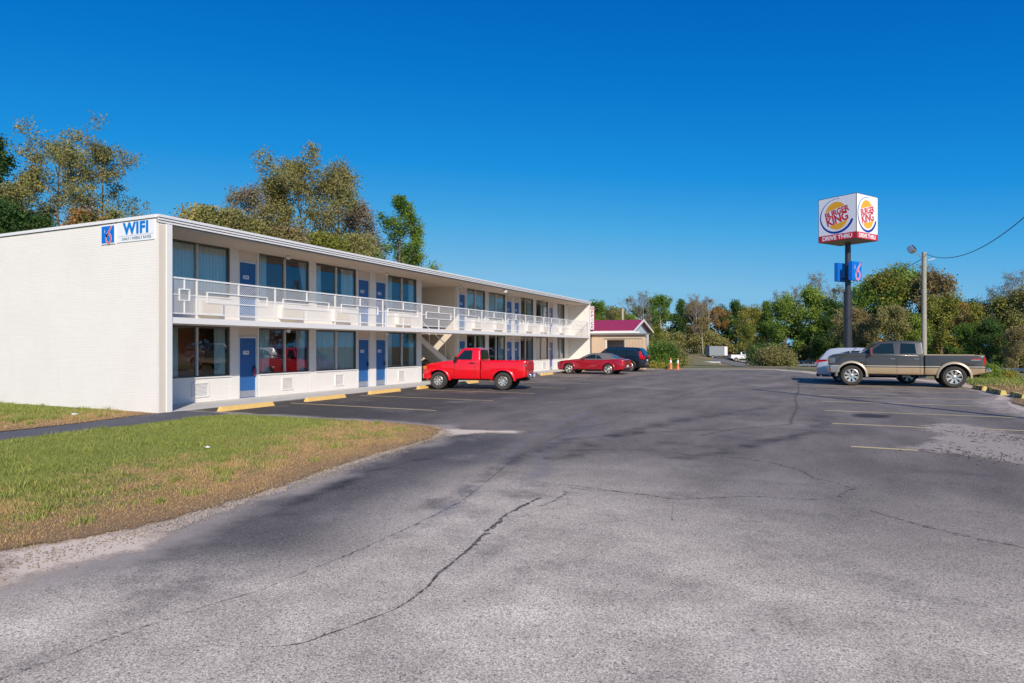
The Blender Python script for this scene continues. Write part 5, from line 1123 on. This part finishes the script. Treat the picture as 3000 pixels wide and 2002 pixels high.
for px,d,lb in ((1965,50.8,'orange traffic cone with white band left of its pair'),(1986,50.0,'orange traffic cone with white band right of its pair')):
    x,y=gd(px,d); g_=float(terr([x],[y])[0]); t=empty('traffic_cone',(x,y,g_),0,lb,'traffic cone','traffic cones at the edge of the lot')
    MB().tube([(0,0,.03),(0,0,.92)],[.125,.03],14).build('cone',orange,t,sm=50); MB().box(-.2,.2,-.2,.2,0,.04).build('base',orange,t); MB().tube([(0,0,.52),(0,0,.74)],[.083,.062],14,False).build('white_band',M['signwhite'],t,sm=50)
def rail(name,pts,label,gro,h=.72,step=4.0,ys=None):
    P=[Vector(p) for p in pts]; t=empty(name,(P[0].x,P[0].y,float(terr([P[0].x],[P[0].y])[0])),0,label,'guard rail',gro)
    o0=t.location; Q=[]
    for i in range(len(P)-1):
        k=max(1,int((P[i+1]-P[i]).length/step))
        for j in range(k): Q.append(P[i].lerp(P[i+1],j/k))
    Q.append(P[-1]); zt_=terr([q.x for q in Q],[q.y for q in Q]); cum=[0]
    for i in range(1,len(P)): cum.append(cum[-1]+(P[i]-P[i-1]).length)
    qd=[0]
    for i in range(1,len(Q)): qd.append(qd[-1]+(Q[i]-Q[i-1]).length)
    zz=np.interp(qd,cum,ys)-h; b=MB()
    pr=[(0,-.16),(.04,-.12),(.04,-.06),(.0,-.02),(0,.02),(.04,.06),(.04,.12),(0,.16)]
    for i,q in enumerate(Q):
        d=(Q[min(i+1,len(Q)-1)]-Q[max(i-1,0)]).normalized(); nn=Vector((d.y,-d.x))
        for a,z in pr: p=q+nn*a*1.6; b.v.append((p.x-o0.x,p.y-o0.y,float(zz[i])+h+z-o0.z))
    for i in range(len(Q)-1):
        for j in range(7): s_=i*8+j; b.f.append((s_,s_+1,s_+9,s_+8))
    b.build('rail',M['galv'],t)
    for i,q in enumerate(Q): MB().box(q.x-o0.x-.07,q.x-o0.x+.07,q.y-o0.y+.06,q.y-o0.y+.2,min(float(zz[i]),float(zt_[i]))-.2-o0.z,float(zz[i])+h-.03-o0.z).build('post',M['wood'],t)
    return t
gp2=lambda px,d: gd(px,d)
rail('guard_rail',[gp2(1890,112),gp2(2110,112)],'grey guard rail left of the trailer beyond the lot','guard rails along the road',ys=[-1.0,-1.0])
rail('guard_rail',[gp2(2285,110),gp2(2460,104),gp2(2650,92)],'pale guard rail right of the round bush','guard rails along the road',ys=[-1.42,-1.25,-1.1])
rail('guard_rail',[gp2(2800,80),gp2(3150,66)],'nearest guard rail at the right edge behind the weeds','guard rails along the road',ys=[-.85,-.85])
rail('guard_rail',[gp2(1850,152),gp2(2500,140),gp2(3000,106)],'far guard rail across the road in front of the woods','guard rails along the road',h=.8,ys=[-1.63,-1.6,-1.6])
# the road below the lot
rd=[gp2(1500,124),gp2(2100,122),gp2(2450,112),gp2(2800,92),gp2(3300,74)]; rd2=[gp2(1500,150),gp2(2100,150),gp2(2500,136),gp2(2900,110),gp2(3400,92)]
b=MB(); K=24
def lerpl(P,t): 
    k=min(int(t*(len(P)-1)),len(P)-2); u=t*(len(P)-1)-k; return Vector(P[k]).lerp(Vector(P[k+1]),u)
for i in range(K+1):
    a=lerpl(rd,i/K); c=lerpl(rd2,i/K)
    for j in range(5): p=a.lerp(c,j/4); b.v.append((p.x,p.y,float(terr([p.x],[p.y])[0])+.04))
for i in range(K):
    for j in range(4): q=i*5+j; b.f.append((q,q+1,q+6,q+5))
tag(b.build('road',simple('grey_road_surface',(.16,.155,.15),.9)),kind='structure')
# litter
for (x,y,r_),lb in (((-17.6,10.5,.07),'crumpled white paper scrap on the grass by the end wall'),((-9.75,8.1,.035),'small white litter scrap in the middle of the front lawn')):
    b=ball(r_,7,4,sz=.5); rq=random.Random(int(y*10)); b.v=[(p[0]*rq.uniform(.5,1.6),p[1]*rq.uniform(.4,1.2),p[2]*rq.uniform(.2,1.)) for p in b.v]
    o=b.build('litter',M['signwhite']); o.location=(x,y,.045); o.rotation_euler=(.2,.1,.5); tag(o,lb,'litter')
# ---------------------------------------------------------------- trees
def leafmat(name,cols,trans=.3,sc=.9):
    m,nt,b=nmat(name); v=coords(nt); oi=N(nt,'ShaderNodeObjectInfo')
    n=noise(nt,v,sc,3,.6); n2=noise(nt,v,6,3,.7)
    q=math_(nt,'ADD',math_(nt,'MULTIPLY',n,.65),math_(nt,'MULTIPLY',n2,.35)); q=math_(nt,'ADD',q,math_(nt,'MULTIPLY',math_(nt,'SUBTRACT',oi.outputs['Random'],.5),.16))
    cols=[tuple(min(.75,x*1.22) for x in q_) for q_ in cols]; k=len(cols); c=ramp(nt,q,[(.34+.32*i/(k-1),cols[i]) for i in range(k)])
    L(nt,c,b.inputs['Base Color']); b.inputs['Roughness'].default_value=.65; b.inputs['Specular IOR Level'].default_value=.25
    tr=N(nt,'ShaderNodeBsdfTranslucent'); L(nt,c,tr.inputs[0]); mx=N(nt,'ShaderNodeMixShader'); mx.inputs[0].default_value=trans
    out=nt.nodes['Material Output']; L(nt,b.outputs[0],mx.inputs[1]); L(nt,tr.outputs[0],mx.inputs[2]); L(nt,mx.outputs[0],out.inputs[0]); return m
LM={'green':leafmat('green_foliage',[(0.047,0.101,0.016),(0.101,0.176,0.027),(0.176,0.257,0.041),(0.297,0.338,0.054)]),
'dark':leafmat('dark_foliage',[(0.024,0.057,0.016),(0.054,0.108,0.024),(0.101,0.162,0.034)]),
'olive':leafmat('olive_brown_foliage',[(.13,.14,.05),(.27,.23,.09),(.20,.22,.07),(.44,.34,.11)]),
'brown':leafmat('russet_olive_foliage',[(.14,.12,.06),(.28,.21,.095),(.20,.19,.075),(.40,.27,.10)]),
'yellow':leafmat('yellow_green_foliage',[(.08,.11,.02),(.17,.19,.035),(.27,.26,.05),(.37,.31,.07)]),
'orange':leafmat('orange_autumn_foliage',[(.14,.13,.04),(.26,.17,.06),(.38,.20,.07),(.17,.16,.045)]),
'grey':leafmat('sparse_grey_brown_foliage',[(0.176,0.149,0.108),(0.270,0.223,0.162),(0.203,0.189,0.108)])}
def leafquads(Cn,size,rg,asp=.62):
    n=len(Cn); a=rg.standard_normal((n,3)); a/=np.linalg.norm(a,axis=1)[:,None]; b=rg.standard_normal((n,3)); b-=a*(a*b).sum(1)[:,None]; b/=np.linalg.norm(b,axis=1)[:,None]
    s=size*rg.uniform(.6,1.4,n)[:,None]; a=a*s*.5; b=b*s*.5*asp
    V=np.empty((n,4,3)); V[:,0]=Cn-a; V[:,1]=Cn+b; V[:,2]=Cn+a; V[:,3]=Cn-b; return V.reshape(-1,3)
def tree_data(seed,H,Wd,trunk,nl,leaf,clump,nb=9,lvl=2,base=.25,shape='round',sparse=0.,pale=False):
    """returns (wood mesh, crown mesh); unit metres, base at origin"""
    rnd=random.Random(seed); rg=np.random.default_rng(seed); wood=MB(); tips=[]
    lean=Vector((rnd.uniform(-.05,.05),rnd.uniform(-.05,.05),0))
    T=[Vector((0,0,-.3))]
    for i in range(1,7): t=i/6; T.append(Vector((lean.x*H*t+rnd.uniform(-.02,.02)*H*.3,lean.y*H*t+rnd.uniform(-.02,.02)*H*.3,H*.93*t)))
    wood.tube([tuple(p) for p in T],[trunk*(1-.88*(i/6)) for i in range(7)],7)
    def envelope(t):
        if shape=='round': return (math.sin(math.pi*min(1,max(0,(t-base)/(1-base))**.75*.93+.07)))**.7
        if shape=='cone': return max(.05,1.05-(t-base)/(1-base))
        if shape=='vase': return .35+.65*math.sin(math.pi*.5*min(1,(t-base)/(.75-base))) if t<.8 else .98-(t-.8)*2.6
        return 1
    def branch(p,d,L_,r,l):
        P=[p]; q=p.copy(); dd=d.copy()
        for i in range(4):
            dd=(dd+Vector((rnd.uniform(-.22,.22),rnd.uniform(-.22,.22),rnd.uniform(-.02,.22)))).normalized(); q=q+dd*L_/4; P.append(q.copy())
        wood.tube([tuple(a) for a in P],[r*(1-.8*i/4) for i in range(5)],5 if l>0 else 4,False)
        if l==0: tips.append(P[-1]); tips.append(P[3]); tips.append(P[2]); return
        for k in range(rnd.choice((3,4)) if l>1 else 3):
            s_=P[rnd.choice((1,2,3,4))]; nd=(dd*.7+Vector((rnd.uniform(-1,1),rnd.uniform(-1,1),rnd.uniform(-.3,.8)))*.75).normalized()
            branch(s_,nd,L_*rnd.uniform(.45,.7),r*.5,l-1)
        tips.append(P[-1])
    for i in range(nb):
        t=base+(1-base)*(i+rnd.random()*.8)/nb*.95; k=min(5,int(t/.93*6)); p=T[min(k,5)].lerp(T[min(k+1,6)],min(1,t/.93*6-k)) if k<6 else T[6]
        a=i*2.4+rnd.uniform(-.5,.5); e=envelope(min(1,t+.08)); up=.35+.7*t
        d=Vector((math.cos(a),math.sin(a),up)).normalized(); branch(p,d,Wd*.5*e/max(.35,math.hypot(d.x,d.y))*.92,trunk*.33*(1.1-t*.7),lvl-1)
    tp=np.array([tuple(t) for t in tips]); 
    if sparse: tp=tp[rg.random(len(tp))>sparse]
    k=rg.integers(0,len(tp),nl); cs=clump*rg.uniform(.5,1.3,len(tp)); g=np.clip(rg.standard_normal((nl,3)),-1.7,1.7)*cs[k][:,None]*np.array([1,1,.75])
    P=tp[k]+g; P[:,2]=np.maximum(P[:,2],.1)
    fz=H/np.percentile(P[:,2],99.3); fw=Wd*.5/np.percentile(np.hypot(P[:,0]-lean.x*H*.5,P[:,1]-lean.y*H*.5),95); P=P*np.array([fw,fw,fz])
    wv_=np.array([tuple(a) for a in wood.v])*np.array([fw,fw,fz]); me=bpy.data.meshes.new('trunk'); me.from_pydata(wv_,[],wood.f); me.update()
    V=leafquads(P,leaf,rg); cr_=bpy.data.meshes.new('crown'); cr_.from_pydata(V,[],np.arange(len(V)).reshape(-1,4)); cr_.update()
    return me,cr_
def put_tree(md,name,loc,rz,sc,lm,label,group,bark='bark'):
    t=empty(name,loc,rz,label,'tree',group); 
    for nm,me,mt in (('trunk',md[0],M[bark]),('crown',md[1],LM[lm])):
        o=bpy.data.objects.new(nm,me); C.objects.link(o); o.parent=t
        if not me.materials: me.materials.append(mt)
        o.material_slots[0].link='OBJECT'; o.material_slots[0].material=mt
        o.scale=sc
    return t
GL='trees behind the motel roof'
def motree(px,d,py,w,seed,lm,label,nl=16000,leaf=.17,clump=.55,shape='vase',trunk=.28,nb=14,sparse=.1,base=.28,lvl=3):
    x,y=gd(px,d); H=zpx(py,d); md=tree_data(seed,H,w,trunk,nl,leaf,clump,nb,lvl,base,shape,sparse); return put_tree(md,'tree',(x,y,0),0,(1,1,1),lm,label,GL)
motree(170,46,366,8.8,11,'olive','tallest airy yellow and brown tree above the left end wall',18500,.135,.33,'vase',.24,15,.24,.3,3)
motree(292,47,425,5.6,12,'olive','brownish thin leaved tree right of the tallest tree above the wall sign',13000,.135,.33,'round',.2,13,.24,.3,3)
motree(85,45,490,5.4,13,'olive','lower yellowish tree between the tall one and the left frame edge',11900,.15,.4,'round',.2,10,.24,.25,3)
motree(-12,44,400,3.6,14,'dark','dark green tree cut off by the left edge of the photo',15300,.17,.45,'round',.2,12,.1,.25,3)
motree(20,40,600,4.2,15,'dark','low dark green tree just above the left end of the wall',15300,.17,.5,'round',.2,9,.0,.2,2)
motree(110,41,630,4.6,16,'dark','bushy dark tree low behind the end wall under the tall tree',13600,.17,.5,'round',.2,9,.05,.2,2)
motree(240,40,618,3.4,17,'orange','orange brown autumn tree low behind the end wall',13600,.16,.45,'round',.15,9,.0,.2,2)
motree(330,42,615,3.4,18,'olive','olive tree just left of the wall sign above the roof edge',13600,.16,.5,'round',.15,9,.05,.2,2)
motree(890,56,440,10.4,21,'olive','tall broad brownish tree in the middle above the motel roof',31000,.15,.38,'vase',.3,19,.15,.3,3)
motree(985,58,500,6.2,22,'olive','right shoulder tree leaning beside the tall broad tree above the roof',17000,.17,.5,'round',.25,13,.24,.3,3)
motree(780,56,520,6.0,23,'olive','yellow green tree left of the tall broad tree above the roof',20400,.17,.5,'round',.25,13,.05,.25,3)
motree(715,55,545,5.0,24,'grey','nearly bare grey tree left of the yellow green tree',7140,.15,.4,'round',.2,13,.24,.3,3)
motree(665,54,565,2.6,25,'grey','wispy bare twig tree rising alone above the roof',1530,.12,.3,'round',.1,9,.3,.5,2)
motree(608,46,612,4.6,26,'olive','rounded yellow green tree over the first upper windows',23800,.17,.5,'round',.2,10,.0,.2,2)
motree(660,47,618,4.4,27,'olive','low golden olive tree right of the rounded tree',20400,.17,.5,'round',.2,10,.0,.2,2)
motree(740,48,640,5.0,28,'olive','low yellow green tree below the bare grey tree',20400,.17,.5,'round',.2,10,.0,.2,2)
motree(845,50,670,5.4,29,'brown','low brown tree filling in beneath the tall broad tree',22100,.17,.5,'round',.2,10,.0,.2,2)
motree(950,52,690,5.6,30,'yellow','low mixed yellow tree just above the roof mid section',22100,.17,.5,'round',.2,10,.0,.2,2)
motree(1075,58,600,4.8,31,'grey','thin bare topped tree between the broad tree and the dark narrow tree',11050,.16,.45,'round',.2,13,.24,.3,3)
motree(1060,55,690,5.2,32,'olive','low olive tree under the thin bare topped tree',18700,.17,.5,'round',.2,10,.0,.2,2)
motree(1165,58,578,4.4,33,'green','narrow dark green tree at the right end of the trees behind the roof',17000,.16,.30,'round',.22,18,.12,.15,3)
motree(1215,60,668,3.6,34,'green','short green tree leaning at the far right of the trees behind the roof',12000,.16,.34,'round',.2,13,.05,.15,3)
# treeline across the road : shared prototypes, unit height 10
PR={}
def proto(key,*a,**k): PR[key]=tree_data(*a,**k)
proto('d1',101,10,6.4,.22,15000,.23,.55,12,2,.12,'round'); proto('d2',102,10,5.6,.2,14000,.23,.52,12,2,.10,'round'); proto('d3',103,10,4.4,.2,12000,.21,.45,13,2,.08,'cone')
proto('b1',104,10,4.6,.26,4200,.10,.16,13,4,.35,'vase',.2); proto('b2',105,10,3.8,.24,3000,.10,.14,12,4,.4,'round',.2); proto('t1',106,10,4.0,.15,7500,.20,.40,11,2,.45,'round')
GT='trees beyond the road'
def tl(px,d,py,pr,lm,w,label,bark='bark'):
    d*=1.42 if px<2480 else (1.25 if px<2700 else 1.2)
    x,y=gd(px,d); g=float(terr([x],[y])[0]); s_=(zpx(py,d)-g)/10; put_tree(PR[pr],'tree',(x,y,g),(px*.37)%6.28,(s_*w,s_*w,s_),lm,label,GT,'barkgrey' if pr[0]=='b' else bark)
T_=[(1750,100,885,'d1','green',.9,'green tree directly behind the office sign'),(1800,98,905,'d2','olive',1.,'olive tree above the red metal roof beside the pale pole'),
(1880,112,855,'b1','grey',1.,'bare grey tree rising above the red roof gable'),(1845,116,868,'b2','grey',1.,'thin bare tree just left of the larger bare tree over the gable'),(1905,120,872,'b2','grey',.9,'small bare tree just right of the larger bare tree over the gable'),
(1850,96,925,'d1','green',1.,'low green tree behind the roof gable'),(1940,98,866,'t1','green',1.,'pale trunked green tree right of the gable','barkpale'),
(1925,80,960,'d2','yellow',1.,'bright bush like tree at the right wall of the blue building'),(1998,112,880,'d3','dark',.8,'dark evergreen left of the brown tree'),
(2035,114,885,'d2','brown',.9,'brown crowned tree behind the two pale bare trunks'),(2045,108,862,'b1','grey',.8,'bare topped tree left of its twin above the trailer'),(2075,109,870,'b2','grey',1.,'bare topped tree right of its twin above the trailer'),
(2060,100,930,'t1','brown',1.,'slender pale trunk tree standing behind the trailer','barkpale'),(2105,114,900,'t1','orange',1.05,'orange tinged tree right of the slender trunks'),
(2155,120,884,'d1','dark',.75,'dark round topped tree over the white pickup'),(2200,108,900,'d1','yellow',.85,'yellow green tree right of the dark round top'),(2190,98,955,'d2','yellow',.8,'lower yellow tree in front of the dark round top'),
(2247,114,886,'d3','green',.75,'pointed green tree between two broad crowns'),(2272,120,853,'b1','grey',.8,'bare tree top fanning above the pointed tree'),
(2325,118,838,'b1','grey',.9,'bare tree top left of the tallest bare top before the sign pole'),(2388,118,803,'b1','grey',.95,'tallest bare tree top left of the sign pole'),
(2300,104,880,'d2','green',.9,'broad green tree under the bare tops left of the sign'),(2375,102,845,'d1','green',.85,'large green tree left of the sign pole'),(2430,100,880,'d2','dark',.9,'dark green tree just left of the sign pole'),
(2455,112,835,'b2','grey',1.,'hazy bare tree top touching the sign pole'),(2535,92,835,'d1','green',.85,'green tree just right of the sign pole'),(2590,92,800,'d2','yellow',.9,'yellow topped green tree between the sign and the wooden pole'),
(2645,94,785,'d1','green',.8,'tall green tree left of the wooden pole'),(2655,98,768,'b1','grey',.7,'bare brown top over the tall green tree'),(2700,96,775,'b1','grey',.8,'brown twiggy tree behind the wooden pole'),(2735,92,800,'d2','brown',.8,'brown tree just right of the wooden pole'),
(2760,88,870,'d1','yellow',.9,'low yellow green tree right of the wooden pole'),(2800,92,878,'t1','orange',1.2,'orange topped tree in the gap right of the wooden pole'),(2850,94,885,'d2','dark',.9,'dark green tree in the gap before the right group'),
(2900,92,840,'b1','grey',.9,'bare grey tree left of the right edge group'),(2965,90,800,'b1','grey',1.1,'tall grey twiggy tree near the right edge'),(2935,84,875,'d1','yellow',.9,'yellow leaved tree in front of the tall grey tree'),(3005,82,850,'d2','olive',1.,'olive tree cut by the right edge of the photo'),
(2620,84,900,'d2','olive',.9,'mid height olive tree behind the grey pickup cab'),(2500,90,905,'d2','brown',.9,'russet tree low behind the sign pole'),(2560,86,930,'d1','brown',.8,'low russet tree right of the sign pole'),(2680,84,925,'d1','green',.9,'low green tree at the foot of the wooden pole'),
(2830,82,950,'d2','green',.9,'low green tree over the grey pickup bed'),(2900,80,940,'d1','dark',.9,'low dark tree above the pickup tail light'),(2980,76,960,'d2','brown',.9,'low brown tree at the right edge')]
for row in T_: tl(*row)
# off-frame trees that windows reflect, right of the lot
for i,(x,y,h,pr,lm) in enumerate([(38,52,9,'d1','green'),(44,44,10,'d2','dark'),(47,36,9,'d1','olive'),(50,28,11,'d2','green'),(54,20,9,'d1','dark'),(56,11,10,'d2','green'),(36,58,9,'d2','yellow')]):
    put_tree(PR[pr],'tree',(x,y,float(terr([x],[y])[0])-.2),i,(h/10*1.3,h/10*1.3,h/10),lm,'green roadside tree outside the right edge of the photo',GT+' outside the right edge')
# undergrowth and the continuous wood behind
def thicket(name,pts,h0,h1,dep,n,leaf,lm,label,seed,kind='stuff'):
    rg=np.random.default_rng(seed); P=np.array(pts,float); seg=np.hypot(*np.diff(P,axis=0).T); cum=np.concatenate([[0],np.cumsum(seg)]); 
    nc=int(cum[-1]*1.6); u=rg.uniform(0,cum[-1],nc); cx=np.interp(u,cum,P[:,0]); cy=np.interp(u,cum,P[:,1]); dx=rg.uniform(-dep,dep,nc); F2=np.array([-math.sin(YAW),math.cos(YAW)]); cx+=F2[0]*dx; cy+=F2[1]*dx
    top=h0+(h1-h0)*(.5+.5*np.sin(u*.31)*np.sin(u*.13+1)); cz=rg.uniform(.05,1,nc)**.8*top; k=rg.integers(0,nc,n); r=rg.uniform(.5,1.2,nc)
    Q=np.stack([cx[k],cy[k],cz[k]],1)+rg.standard_normal((n,3))*r[k][:,None]*np.array([1,1,.7]); Q[:,2]=np.maximum(Q[:,2],.05)+terr(Q[:,0],Q[:,1])
    V=leafquads(Q,leaf,rg); me=bpy.data.meshes.new(name); me.from_pydata(V,[],np.arange(len(V)).reshape(-1,4)); me.update(); return tag(link(name,me,LM[lm]),label,'woodland' if kind=='stuff' else None,kind=kind)
thicket('woodland',[gd(1400,176),gd(1900,174),gd(2300,168),gd(2700,138),gd(3100,120),gd(3500,110)],9.5,12.5,8,110000,.6,'dark','continuous dark wood behind the separate roadside trees',51)
thicket('undergrowth',[gd(1850,156),gd(2150,156),gd(2480,144),gd(2650,118),gd(2900,108),gd(3250,96)],2.6,6.5,4,80000,.38,'olive','tangled olive undergrowth at the foot of the roadside trees',52)
thicket('woodland',[(30,66),(42,56),(50,44),(55,30),(58,14),(60,0),(60,-12)],6,9,4,30000,.4,'green','continuous green wood outside the right edge of the photo',53)
def bush(px,d,wd,h,lm,label,seed,n=5000,leaf=.13,name='bush'):
    x,y=gd(px,d); g=float(terr([x],[y])[0]); rg=np.random.default_rng(seed); t=empty(name,(x,y,g),0,label,'bush')
    nc=26; a=rg.uniform(0,6.28,nc); rr=np.sqrt(rg.random(nc))*wd*.42; cz=rg.uniform(.15,.95,nc)*h*np.sqrt(np.clip(1-(rr/(wd*.5))**2,.1,1))*.85
    k=rg.integers(0,nc,n); r=rg.uniform(.12,.26,nc)*min(wd,h*1.6)*.5; P=np.stack([np.cos(a)*rr,np.sin(a)*rr,cz],1)[k]+rg.standard_normal((n,3))*r[k][:,None]; P[:,2]=np.clip(P[:,2],.02,None)
    V=leafquads(P,leaf,rg); me=bpy.data.meshes.new('foliage'); me.from_pydata(V,[],np.arange(len(V)).reshape(-1,4)); me.update(); link('foliage',me,LM[lm],t)
    st=MB()
    for i in range(10): q=(float(np.cos(a[i])*rr[i]),float(np.sin(a[i])*rr[i]),float(cz[i])); st.tube([(0,0,-.1),(q[0]*.4,q[1]*.4,q[2]*.5),q],[.035,.025,.01],4,False)
    st.build('stem',M['bark'],t); return t
bush(2268,66,4.0,2.1,'olive','large round olive bush at the far edge of the lot',61,11000,.14)
bush(2235,74,3.6,3.6,'dark','tall dark bush behind the round olive bush',62,9000,.16)
bush(2310,68,1.6,.9,'yellow','small yellow green bush right of the round bush',63,2500,.12)
bush(1930,56,3.4,2.4,'green','green bush against the right wall of the blue building',64,9000,.13)
bush(1965,60,3.2,2.0,'olive','olive bush behind the traffic cones',65,8000,.14)
bush(1915,54.5,2.6,.55,'yellow','low yellow green weeds in front of the blue building',66,4000,.10)
bush(1945,52.5,2.6,.4,'yellow','low weeds left of the traffic cones',67,3500,.09)
bush(2890,37,1.6,1.0,'green','weedy green bush just behind the grey pickup bumper',68,4500,.07)
bush(2935,38,1.8,.7,'yellow','low weeds at the right behind the pickup',69,3500,.07)
